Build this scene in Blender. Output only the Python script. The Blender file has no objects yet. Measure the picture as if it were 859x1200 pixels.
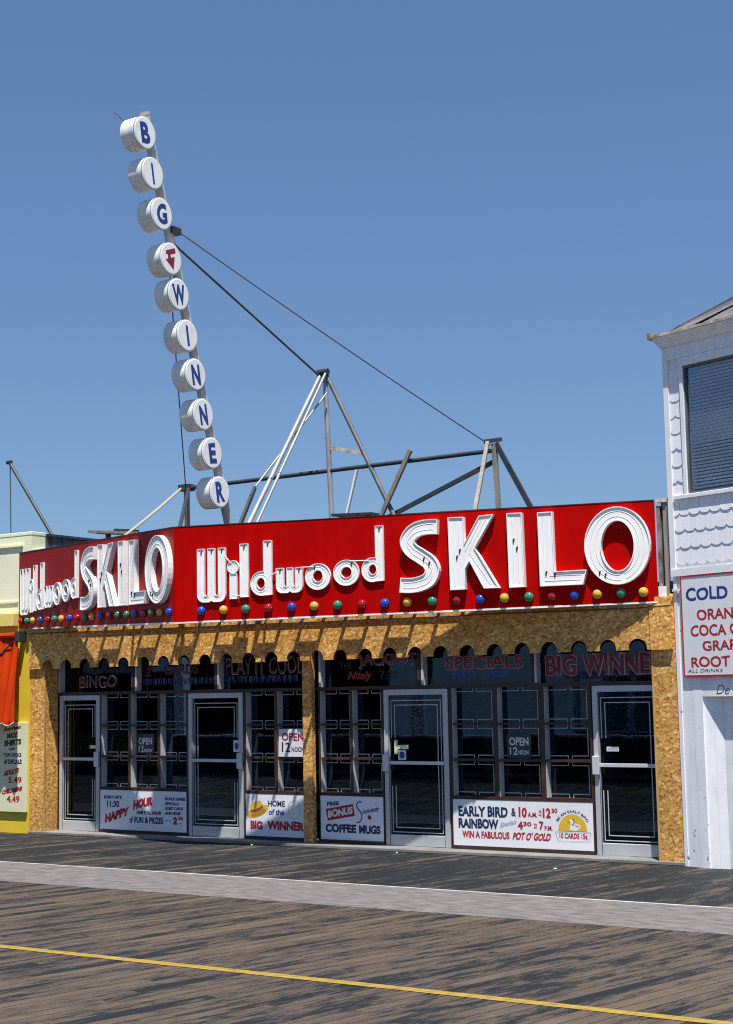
import bpy, bmesh, math, random
from mathutils import Vector, Matrix
from mathutils.geometry import tessellate_polygon

random.seed(7)
SC = bpy.context.scene
COL = SC.collection
R = math.radians
PI = math.pi

# ------------------------------------------------------------------ camera
cd = bpy.data.cameras.new('camera')
cam = bpy.data.objects.new('camera', cd)
COL.objects.link(cam)
cd.sensor_fit = 'VERTICAL'
cd.sensor_height = 36.0
cd.lens = 53.1
cd.clip_end = 4000
FW = Vector((-0.539, 0.834, 0.118)).normalized()
RT = Vector((0.839, 0.545, -0.018)); RT = (RT - FW * RT.dot(FW)).normalized()
UP = RT.cross(FW)
cam.matrix_world = Matrix(((RT.x, UP.x, -FW.x, 17.170), (RT.y, UP.y, -FW.y, -16.921), (RT.z, UP.z, -FW.z, 2.067), (0, 0, 0, 1)))
SC.camera = cam

# ------------------------------------------------------------------ sky, sun, exposure
SUN_AZ, SUN_EL = R(37), R(69)                    # azimuth to the right of the facade's outward normal
SDIR = Vector((math.sin(SUN_AZ) * math.cos(SUN_EL), -math.cos(SUN_AZ) * math.cos(SUN_EL), math.sin(SUN_EL)))
w = bpy.data.worlds.new('World')
SC.world = w
w.use_nodes = True
nt = w.node_tree
bg = nt.nodes['Background']
sky = nt.nodes.new('ShaderNodeTexSky')
sky.sky_type = 'NISHITA'
sky.sun_disc = False
sky.sun_elevation = SUN_EL
sky.sun_rotation = R(143)
sky.altitude = 0
sky.air_density = 1.0
sky.dust_density = 0.6
sky.ozone_density = 3.0
gm = nt.nodes.new('ShaderNodeGamma'); gm.inputs[1].default_value = 0.70
tn = nt.nodes.new('ShaderNodeMix'); tn.data_type = 'RGBA'; tn.blend_type = 'MULTIPLY'; tn.inputs[0].default_value = 1.0
tn.inputs[7].default_value = (0.72, 0.965, 1.29, 1)
nt.links.new(sky.outputs[0], gm.inputs[0]); nt.links.new(gm.outputs[0], tn.inputs[6]); nt.links.new(tn.outputs[2], bg.inputs[0])
bg.inputs[1].default_value = 0.091
sl = bpy.data.lights.new('sun', 'SUN')
sl.energy = 5.0
sl.angle = R(0.5)
sl.color = (1.0, 0.96, 0.89)
so = bpy.data.objects.new('sun', sl)
so.rotation_euler = SDIR.to_track_quat('Z', 'Y').to_euler()
so.location = (6, -20, 40)
COL.objects.link(so)
SC.view_settings.view_transform = 'Standard'
SC.view_settings.look = 'None'
SC.view_settings.gamma = 1.0
SC.view_settings.exposure = 0.62
SC.cycles.max_bounces = 8
SC.cycles.filter_width = 1.1
SC.cycles.use_denoising = False
SC.cycles.transparent_max_bounces = 12

# ------------------------------------------------------------------ materials
def new_mat(name):
    m = bpy.data.materials.new(name)
    m.use_nodes = True
    return m, m.node_tree.nodes, m.node_tree.links, m.node_tree.nodes['Principled BSDF']

def mat(name, c, rough=0.6, metal=0.0, var=0.12, scale=3.0, bump=0.0, bscale=60.0, stretch=(1, 1, 1), spec=0.5, coat=0.0, c2=None, lo=0.35, hi=0.65):
    """plain paint / metal / wood with a little uneven wear"""
    m, N, L, b = new_mat(name)
    tc = N.new('ShaderNodeTexCoord'); mp = N.new('ShaderNodeMapping')
    mp.inputs['Scale'].default_value = stretch
    L.new(tc.outputs['Object'], mp.inputs[0])
    n = N.new('ShaderNodeTexNoise'); n.inputs['Scale'].default_value = scale; n.inputs['Detail'].default_value = 6
    n.inputs['Roughness'].default_value = 0.62
    L.new(mp.outputs[0], n.inputs[0])
    r = N.new('ShaderNodeValToRGB')
    r.color_ramp.elements[0].position = lo; r.color_ramp.elements[1].position = hi
    d = c2 if c2 else tuple(x * (1 - var) for x in c)
    r.color_ramp.elements[0].color = (*d, 1); r.color_ramp.elements[1].color = (*c, 1)
    L.new(n.outputs[0], r.inputs[0]); L.new(r.outputs[0], b.inputs['Base Color'])
    b.inputs['Roughness'].default_value = rough
    b.inputs['Metallic'].default_value = metal
    b.inputs['Specular IOR Level'].default_value = spec
    b.inputs['Coat Weight'].default_value = coat
    if bump:
        n2 = N.new('ShaderNodeTexNoise'); n2.inputs['Scale'].default_value = bscale; n2.inputs['Detail'].default_value = 4
        L.new(mp.outputs[0], n2.inputs[0])
        bp = N.new('ShaderNodeBump'); bp.inputs['Strength'].default_value = bump; bp.inputs['Distance'].default_value = 0.01
        L.new(n2.outputs[0], bp.inputs['Height']); L.new(bp.outputs[0], b.inputs['Normal'])
    return m

def mat_chip():
    """waferboard: overlapping flakes of different tone"""
    m, N, L, b = new_mat('waferboard')
    tc = N.new('ShaderNodeTexCoord')
    def flakes(scale, rot, stretch):
        mp = N.new('ShaderNodeMapping'); mp.inputs['Rotation'].default_value = rot; mp.inputs['Scale'].default_value = stretch
        L.new(tc.outputs['Object'], mp.inputs[0])
        v = N.new('ShaderNodeTexVoronoi'); v.inputs['Scale'].default_value = scale; v.inputs['Randomness'].default_value = 1
        L.new(mp.outputs[0], v.inputs['Vector'])
        s = N.new('ShaderNodeSeparateColor'); L.new(v.outputs['Color'], s.inputs[0])
        return s.outputs[0], s.outputs[1]
    a, a2 = flakes(25, (0.2, 0.5, 0.1), (1, 1, 1.7))
    c, c2 = flakes(44, (0.7, -0.6, 0.4), (1.7, 1.7, 1))
    mx = N.new('ShaderNodeMath'); mx.operation = 'MULTIPLY_ADD'; mx.inputs[1].default_value = 0.62
    L.new(a, mx.inputs[0])
    m2 = N.new('ShaderNodeMath'); m2.operation = 'MULTIPLY'; m2.inputs[1].default_value = 0.38
    L.new(c, m2.inputs[0]); L.new(m2.outputs[0], mx.inputs[2])
    r = N.new('ShaderNodeValToRGB')
    e = r.color_ramp.elements
    e[0].position = 0.08; e[0].color = (0.23, 0.095, 0.018, 1)
    e[1].position = 0.93; e[1].color = (0.90, 0.65, 0.31, 1)
    k = e.new(0.3); k.color = (0.47, 0.218, 0.043, 1)
    k = e.new(0.55); k.color = (0.60, 0.305, 0.066, 1)
    k = e.new(0.75); k.color = (0.71, 0.385, 0.10, 1)
    L.new(mx.outputs[0], r.inputs[0])
    n = N.new('ShaderNodeTexNoise'); n.inputs['Scale'].default_value = 1.1; n.inputs['Detail'].default_value = 5
    L.new(tc.outputs['Object'], n.inputs[0])
    oi = N.new('ShaderNodeObjectInfo')
    hs = N.new('ShaderNodeMapRange'); hs.inputs[1].default_value = 0.3; hs.inputs[2].default_value = 0.7; hs.inputs[3].default_value = 0.78; hs.inputs[4].default_value = 1.1
    L.new(n.outputs[0], hs.inputs[0])
    mc = N.new('ShaderNodeMix'); mc.data_type = 'RGBA'; mc.blend_type = 'MULTIPLY'; mc.inputs[0].default_value = 1
    L.new(r.outputs[0], mc.inputs[6]); L.new(hs.outputs[0], mc.inputs[7])
    pv = N.new('ShaderNodeMapRange'); pv.inputs[3].default_value = 1.0; pv.inputs[4].default_value = 1.14
    L.new(oi.outputs['Random'], pv.inputs[0])
    m3 = N.new('ShaderNodeMix'); m3.data_type = 'RGBA'; m3.blend_type = 'MULTIPLY'; m3.inputs[0].default_value = 1
    L.new(mc.outputs[2], m3.inputs[6]); L.new(pv.outputs[0], m3.inputs[7])
    L.new(m3.outputs[2], b.inputs['Base Color'])
    b.inputs['Roughness'].default_value = 0.62
    bp = N.new('ShaderNodeBump'); bp.inputs['Strength'].default_value = 0.35; bp.inputs['Distance'].default_value = 0.006
    L.new(c2, bp.inputs['Height']); L.new(bp.outputs[0], b.inputs['Normal'])
    return m

def mat_boards():
    """weathered boardwalk planks laid across at a slant, worn dark and tan"""
    m, N, L, b = new_mat('boardwalk_planks')
    def math_n(op, a, bb=None, c=None):
        x = N.new('ShaderNodeMath'); x.operation = op
        for i, v in enumerate((a, bb, c)):
            if v is None: continue
            if isinstance(v, (int, float)): x.inputs[i].default_value = v
            else: L.new(v, x.inputs[i])
        return x.outputs[0]
    tc = N.new('ShaderNodeTexCoord'); mp = N.new('ShaderNodeMapping')
    mp.inputs['Rotation'].default_value = (0, 0, R(-76.5))
    L.new(tc.outputs['Object'], mp.inputs[0])
    sp = N.new('ShaderNodeSeparateXYZ'); L.new(mp.outputs[0], sp.inputs[0])
    along, across = sp.outputs[0], sp.outputs[1]
    PW = 0.14
    cell = math_n('DIVIDE', across, PW)
    idx = math_n('FLOOR', cell)
    fr = math_n('FRACT', cell)
    wn = N.new('ShaderNodeTexWhiteNoise'); wn.noise_dimensions = '1D'; L.new(idx, wn.inputs['W'])
    rnd = wn.outputs['Value']
    # board butt joints: length 3.6 m with a random start
    off = math_n('MULTIPLY', rnd, 7.3)
    bl = math_n('DIVIDE', math_n('ADD', along, off), 3.6)
    bfr = math_n('FRACT', bl)
    bid = math_n('FLOOR', bl)
    wn2 = N.new('ShaderNodeTexWhiteNoise'); wn2.noise_dimensions = '2D'
    cb = N.new('ShaderNodeCombineXYZ'); L.new(idx, cb.inputs[0]); L.new(bid, cb.inputs[1]); L.new(cb.outputs[0], wn2.inputs['Vector'])
    rb = wn2.outputs['Value']
    # streaky wear, different on every board
    def streak(sa, sc, det, seed, off_=0.0):
        c = N.new('ShaderNodeCombineXYZ')
        L.new(math_n('ADD', math_n('MULTIPLY', along, sa), math_n('MULTIPLY', rb, 3.0 + seed)), c.inputs[0])
        L.new(math_n('ADD', math_n('MULTIPLY', across, sc), math_n('MULTIPLY', rnd, off_)), c.inputs[1])
        c.inputs[2].default_value = seed
        n = N.new('ShaderNodeTexNoise'); n.inputs['Scale'].default_value = 1.0; n.inputs['Detail'].default_value = det
        n.inputs['Roughness'].default_value = 0.70
        L.new(c.outputs[0], n.inputs[0])
        return n.outputs[0]
    s1 = streak(1.8, 9.0, 10, 1.7, 23.0)
    s2 = streak(7.0, 70.0, 7, 9.1, 11.0)
    s3 = streak(0.5, 1.6, 6, 4.4)
    big = N.new('ShaderNodeTexNoise'); big.inputs['Scale'].default_value = 0.35; big.inputs['Detail'].default_value = 3
    L.new(tc.outputs['Object'], big.inputs[0])
    # nearer the shops the boards keep more of their dark coat
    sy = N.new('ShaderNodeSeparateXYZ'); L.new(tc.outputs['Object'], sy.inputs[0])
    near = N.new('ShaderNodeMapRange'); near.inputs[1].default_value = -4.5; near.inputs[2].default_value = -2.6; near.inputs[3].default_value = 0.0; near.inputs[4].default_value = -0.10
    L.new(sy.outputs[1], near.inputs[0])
    f = math_n('ADD', math_n('MULTIPLY', s1, 0.85), math_n('MULTIPLY', s2, 0.55))
    f = math_n('ADD', f, math_n('MULTIPLY', s3, 0.65))
    f = math_n('ADD', f, math_n('MULTIPLY', rb, 0.13))
    f = math_n('ADD', f, math_n('MULTIPLY', big.outputs[0], 0.05))
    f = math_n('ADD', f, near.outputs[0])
    r = N.new('ShaderNodeValToRGB'); e = r.color_ramp.elements
    e[0].position = 0.495; e[0].color = (0.008, 0.012, 0.015, 1)
    e[1].position = 0.675; e[1].color = (0.125, 0.092, 0.066, 1)
    k = e.new(0.532); k.color = (0.013, 0.017, 0.020, 1)
    k = e.new(0.540); k.color = (0.062, 0.048, 0.038, 1)
    k = e.new(0.590); k.color = (0.086, 0.065, 0.048, 1)
    L.new(math_n('MULTIPLY', f, 0.5), r.inputs[0])
    gap = math_n('LESS_THAN', math_n('MINIMUM', fr, math_n('SUBTRACT', 1.0, fr)), 0.045)
    gap2 = math_n('LESS_THAN', bfr, 0.0022)
    jf = math_n('FRACT', math_n('DIVIDE', along, 0.61))
    nd = math_n('ADD', math_n('POWER', math_n('MULTIPLY', math_n('SUBTRACT', jf, 0.5), 0.61), 2.0), math_n('POWER', math_n('MULTIPLY', math_n('SUBTRACT', math_n('ABSOLUTE', math_n('SUBTRACT', fr, 0.5)), 0.28), PW), 2.0))
    nail = math_n('LESS_THAN', nd, 0.000036)
    g = math_n('MAXIMUM', math_n('MAXIMUM', gap, gap2), nail)
    mc = N.new('ShaderNodeMix'); mc.data_type = 'RGBA'
    L.new(g, mc.inputs[0]); L.new(r.outputs[0], mc.inputs[6]); mc.inputs[7].default_value = (0.018, 0.018, 0.018, 1)
    L.new(mc.outputs[2], b.inputs['Base Color'])
    b.inputs['Roughness'].default_value = 0.72
    b.inputs['Specular IOR Level'].default_value = 0.3
    bp = N.new('ShaderNodeBump'); bp.inputs['Strength'].default_value = 0.5; bp.inputs['Distance'].default_value = 0.01
    h = math_n('SUBTRACT', math_n('ADD', math_n('MULTIPLY', s2, 0.4), math_n('MULTIPLY', rb, 0.4)), g)
    L.new(h, bp.inputs['Height']); L.new(bp.outputs[0], b.inputs['Normal'])
    return m

def mat_glass(name, tint=(0.52, 0.54, 0.55), gloss=1.15):
    m, N, L, b = new_mat(name)
    N.remove(b)
    out = [n for n in N if n.type == 'OUTPUT_MATERIAL'][0]
    tr = N.new('ShaderNodeBsdfTransparent'); tr.inputs[0].default_value = (*tint, 1)
    gl = N.new('ShaderNodeBsdfGlossy'); gl.inputs['Roughness'].default_value = 0.015; gl.inputs[0].default_value = (0.50, 0.70, 1.0, 1)
    n = N.new('ShaderNodeTexNoise'); n.inputs['Scale'].default_value = 1.3
    tc = N.new('ShaderNodeTexCoord'); L.new(tc.outputs['Object'], n.inputs[0])
    bp = N.new('ShaderNodeBump'); bp.inputs['Strength'].default_value = 0.06; bp.inputs['Distance'].default_value = 0.02
    L.new(n.outputs[0], bp.inputs['Height']); L.new(bp.outputs[0], gl.inputs['Normal'])
    fr = N.new('ShaderNodeFresnel'); fr.inputs[0].default_value = 1.52
    mul = N.new('ShaderNodeMath'); mul.operation = 'MULTIPLY'; mul.inputs[1].default_value = gloss; mul.use_clamp = True
    L.new(fr.outputs[0], mul.inputs[0])
    mx = N.new('ShaderNodeMixShader')
    L.new(mul.outputs[0], mx.inputs[0]); L.new(tr.outputs[0], mx.inputs[1]); L.new(gl.outputs[0], mx.inputs[2])
    L.new(mx.outputs[0], out.inputs[0])
    return m

def mat_peel(name, base, under, thr=0.64, low=1.2):
    """white house paint that has flaked off in small spots, more of them low down"""
    m, N, L, b = new_mat(name)
    tc = N.new('ShaderNodeTexCoord')
    n = N.new('ShaderNodeTexNoise'); n.inputs['Scale'].default_value = 11; n.inputs['Detail'].default_value = 5; n.inputs['Roughness'].default_value = 0.6
    mp = N.new('ShaderNodeMapping'); mp.inputs['Scale'].default_value = (1.3, 1.3, 0.8)
    L.new(tc.outputs['Object'], mp.inputs[0]); L.new(mp.outputs[0], n.inputs[0])
    s = N.new('ShaderNodeSeparateXYZ'); L.new(tc.outputs['Object'], s.inputs[0])
    mr = N.new('ShaderNodeMapRange'); mr.inputs[1].default_value = 0.0; mr.inputs[2].default_value = low; mr.inputs[3].default_value = 0.085; mr.inputs[4].default_value = -0.02
    L.new(s.outputs[2], mr.inputs[0])
    ad = N.new('ShaderNodeMath'); ad.operation = 'ADD'; L.new(n.outputs[0], ad.inputs[0]); L.new(mr.outputs[0], ad.inputs[1])
    r = N.new('ShaderNodeValToRGB'); e = r.color_ramp.elements
    e[0].position = thr; e[0].color = (0, 0, 0, 1); e[1].position = thr + 0.02; e[1].color = (1, 1, 1, 1)
    L.new(ad.outputs[0], r.inputs[0])
    n2 = N.new('ShaderNodeTexNoise'); n2.inputs['Scale'].default_value = 2.0; n2.inputs['Detail'].default_value = 7
    mp2 = N.new('ShaderNodeMapping'); mp2.inputs['Scale'].default_value = (4, 4, 0.6)
    L.new(tc.outputs['Object'], mp2.inputs[0]); L.new(mp2.outputs[0], n2.inputs[0])
    r2 = N.new('ShaderNodeValToRGB'); e = r2.color_ramp.elements
    e[0].position = 0.3; e[0].color = (*[x * 0.86 for x in base], 1); e[1].position = 0.6; e[1].color = (*base, 1)
    L.new(n2.outputs[0], r2.inputs[0])
    mc = N.new('ShaderNodeMix'); mc.data_type = 'RGBA'
    L.new(r.outputs[0], mc.inputs[0]); L.new(r2.outputs[0], mc.inputs[6]); mc.inputs[7].default_value = (*under, 1)
    L.new(mc.outputs[2], b.inputs['Base Color'])
    b.inputs['Roughness'].default_value = 0.6
    return m

M = {}
M['chip'] = mat_chip()
M['boards'] = mat_boards()
M['concrete'] = mat('tram_lane_concrete', (0.180, 0.162, 0.155), 0.9, scale=7, c2=(0.098, 0.093, 0.096), lo=0.36, hi=0.60, stretch=(0.6, 1.6, 1), bump=0.6, bscale=60, spec=0.2)
M['sill'] = mat('sill_concrete', (0.23, 0.22, 0.21), 0.85, var=0.3, scale=2.5, bump=0.3, spec=0.3)
M['yellow_line'] = mat('yellow_line_paint', (0.34, 0.225, 0.022), 0.7, scale=9, c2=(0.15, 0.115, 0.05), lo=0.36, hi=0.52, stretch=(0.5, 3, 1))
def wear_line(m):
    N, L = m.node_tree.nodes, m.node_tree.links
    b = N['Principled BSDF']; src = b.inputs['Base Color'].links[0].from_socket
    tc = N.new('ShaderNodeTexCoord'); mp = N.new('ShaderNodeMapping'); mp.inputs['Rotation'].default_value = (0, 0, R(-76.5))
    L.new(tc.outputs['Object'], mp.inputs[0])
    w_ = N.new('ShaderNodeSeparateXYZ'); L.new(mp.outputs[0], w_.inputs[0])
    q = N.new('ShaderNodeMath'); q.operation = 'DIVIDE'; q.inputs[1].default_value = 0.14; L.new(w_.outputs[1], q.inputs[0])
    f = N.new('ShaderNodeMath'); f.operation = 'FRACT'; L.new(q.outputs[0], f.inputs[0])
    g = N.new('ShaderNodeMath'); g.operation = 'LESS_THAN'; g.inputs[1].default_value = 0.05; L.new(f.outputs[0], g.inputs[0])
    mx = N.new('ShaderNodeMix'); mx.data_type = 'RGBA'; L.new(g.outputs[0], mx.inputs[0]); L.new(src, mx.inputs[6]); mx.inputs[7].default_value = (0.13, 0.095, 0.03, 1)
    L.new(mx.outputs[2], b.inputs['Base Color'])
wear_line(M['yellow_line'])
M['white_line'] = mat('white_edge_paint', (0.62, 0.60, 0.58), 0.7, var=0.4, scale=4)
M['sand'] = mat('sand', (0.38, 0.32, 0.23), 0.95, var=0.2, scale=0.4)
M['red'] = mat('red_enamel', (0.45, 0.0008, 0.0003), 0.6, scale=2.6, var=0.24, stretch=(1.2, 1.2, 0.35), spec=0.05, bump=0.03, bscale=2.0)
M['red_shade'] = mat('red_enamel_shaded', (0.29, 0.0015, 0.003), 0.4, scale=1.2, c2=(0.24, 0.003, 0.001), spec=0.22, bump=0.06, bscale=2.0)  # darker copy of the front red: grazing-sun shade put into the colour
M['white_enamel'] = mat('white_enamel', (0.84, 0.83, 0.81), 0.5, scale=6, c2=(0.74, 0.72, 0.69), lo=0.28, hi=0.5)
M['white_drum'] = mat('white_drum_paint', (0.80, 0.80, 0.78), 0.45, scale=3, c2=(0.62, 0.63, 0.62), stretch=(3, 3, 0.6), lo=0.3, hi=0.6)
M['tube'] = mat('neon_glass_tube', (0.80, 0.80, 0.79), 0.15, var=0.1)
M['electrode'] = mat('black_electrode', (0.02, 0.02, 0.02), 0.5)
M['pole_grey'] = mat('grey_pole_paint', (0.58, 0.58, 0.56), 0.5, var=0.25, scale=2, stretch=(2, 2, 1))
M['galv'] = mat('galvanised_pipe', (0.40, 0.41, 0.42), 0.5, metal=0.35, var=0.35, scale=3)
M['steel_dark'] = mat('dark_angle_iron', (0.045, 0.055, 0.065), 0.55, metal=0.2, var=0.4, scale=4)
M['grey_steel'] = mat('dull_grey_pipe', (0.16, 0.17, 0.18), 0.5, metal=0.2, var=0.35, scale=4)
M['lit_edge'] = mat('sunlit_board_edge', (0.55, 0.32, 0.10), 0.7, var=0.25, scale=5, stretch=(3, 3, 0.6))  # board edge: the sun falling on it is put into the lighter colour
M['old_wood'] = mat('weathered_timber', (0.30, 0.255, 0.21), 0.85, var=0.4, scale=4, stretch=(3, 3, 0.5), bump=0.3)
M['cable'] = mat('guy_cable', (0.06, 0.07, 0.08), 0.6)
M['rope'] = mat('tan_rope', (0.42, 0.38, 0.30), 0.9)
M['blue_ink'] = mat('blue_sign_paint', (0.015, 0.045, 0.26), 0.5, var=0.2)
M['navy_ink'] = mat('navy_sign_paint', (0.012, 0.03, 0.085), 0.5, var=0.25, scale=20)
M['red_ink'] = mat('red_sign_paint', (0.45, 0.015, 0.025), 0.5, var=0.25, scale=20)
M['maroon_ink'] = mat('maroon_sign_paint', (0.26, 0.012, 0.03), 0.5, var=0.2)
M['pink_line'] = mat('pale_pink_outline', (0.60, 0.44, 0.45), 0.5, var=0.2)
M['pale_blue'] = mat('pale_blue_ink', (0.30, 0.40, 0.55), 0.5)
M['blue_glass_ink'] = mat('blue_window_paint', (0.07, 0.11, 0.42), 0.5, var=0.4, scale=15)
M['blue_faded'] = mat('faded_blue_window_paint', (0.05, 0.08, 0.24), 0.5, var=0.6, scale=18)
M['red_faded'] = mat('faded_red_window_paint', (0.16, 0.014, 0.02), 0.5, var=0.5, scale=12)
M['grey_ink'] = mat('grey_pencil_line', (0.42, 0.44, 0.48), 0.6)
M['yellow_ink'] = mat('yellow_sign_paint', (0.72, 0.46, 0.03), 0.5, var=0.15, scale=10)
M['ochre_ink'] = mat('ochre_sign_paint', (0.42, 0.24, 0.02), 0.5, var=0.2)
M['white_ink'] = mat('white_sign_paint', (0.78, 0.78, 0.76), 0.5, var=0.1)
M['panel'] = mat('white_painted_panel', (0.78, 0.78, 0.80), 0.45, var=0.08, scale=2)
M['card'] = mat('white_card', (0.72, 0.70, 0.71), 0.6, var=0.06)
M['dark_card'] = mat('dark_card', (0.045, 0.055, 0.06), 0.5)
M['brown'] = mat('brown_frame_paint', (0.060, 0.024, 0.014), 0.5, var=0.35, scale=8, c2=(0.028, 0.014, 0.010))
M['reveal'] = mat('white_jamb_paint', (0.56, 0.56, 0.56), 0.6, var=0.2, scale=4, stretch=(1, 1, 0.5))
M['alu'] = mat('aluminium_frame', (0.55, 0.56, 0.58), 0.38, metal=0.25, var=0.15, scale=3, stretch=(1, 1, 0.4))
M['alu_light'] = mat('polished_aluminium', (0.68, 0.68, 0.70), 0.3, metal=0.3, var=0.1)
M['stripe'] = mat('white_pinstripe', (0.55, 0.57, 0.58), 0.5, var=0.15)
M['glass'] = mat_glass('shop_window_glass')
M['clear_glass'] = mat_glass('house_window_glass', (0.92, 0.93, 0.92), 0.45)
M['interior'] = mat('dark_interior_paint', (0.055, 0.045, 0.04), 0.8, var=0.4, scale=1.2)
M['table'] = mat('interior_counter', (0.75, 0.74, 0.72), 0.5)
M['roof_felt'] = mat('tar_roof', (0.06, 0.06, 0.06), 0.9, var=0.3)
M['yellow_wall'] = mat('yellow_wall_paint', (0.72, 0.52, 0.03), 0.6, var=0.1, scale=2)
M['yellow_trim'] = mat('pale_yellow_trim', (0.76, 0.60, 0.16), 0.6, var=0.1)
M['pale_green'] = mat('pale_green_stucco', (0.80, 0.80, 0.56), 0.7, var=0.08, scale=2, bump=0.1)
M['dark_siding'] = mat('dark_siding', (0.07, 0.085, 0.10), 0.7, var=0.4, scale=2, stretch=(6, 6, 0.5))
M['orange'] = mat('orange_canvas', (0.50, 0.036, 0.0015), 0.9, var=0.3, spec=0.08, scale=2.2, stretch=(3, 3, 0.5), bump=0.1, bscale=150)
M['cream'] = mat('cream_sign_board', (0.70, 0.70, 0.46), 0.55, var=0.08)
M['house_white'] = mat_peel('peeling_white_paint', (0.85, 0.85, 0.87), (0.10, 0.095, 0.09), 0.665)
M['house_clean'] = mat('white_house_paint', (0.85, 0.85, 0.87), 0.6, var=0.12, scale=4, stretch=(2, 2, 1))
M['shingle'] = mat('white_painted_shingle', (0.84, 0.84, 0.87), 0.65, var=0.1, scale=5, stretch=(6, 6, 0.6), bump=0.2, bscale=40)
M['blind'] = mat('grey_blind_slat', (0.72, 0.74, 0.78), 0.5)
M['roof_edge'] = mat('grey_roof_edge', (0.22, 0.21, 0.20), 0.8, var=0.5, scale=5)
M['rust'] = mat('rusty_gutter', (0.62, 0.59, 0.55), 0.8, scale=6, c2=(0.30, 0.20, 0.13))
M['bulb_blue'] = mat('blue_bulb_glass', (0.012, 0.06, 0.42), 0.12, coat=0.6)
M['bulb_yellow'] = mat('yellow_bulb_glass', (0.62, 0.38, 0.035), 0.12, coat=0.6)
M['bulb_green'] = mat('green_bulb_glass', (0.02, 0.22, 0.12), 0.12, coat=0.6)
M['bulb_red'] = mat('red_bulb_glass', (0.35, 0.004, 0.008), 0.12, coat=0.6)
M['paper'] = mat('litter_paper', (0.65, 0.55, 0.45), 0.8)
M['pav_wood'] = mat('pavilion_timber', (0.16, 0.13, 0.10), 0.8, var=0.3)

# ------------------------------------------------------------------ helpers
WL = {}            # object name -> world location of its thing's base

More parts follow.
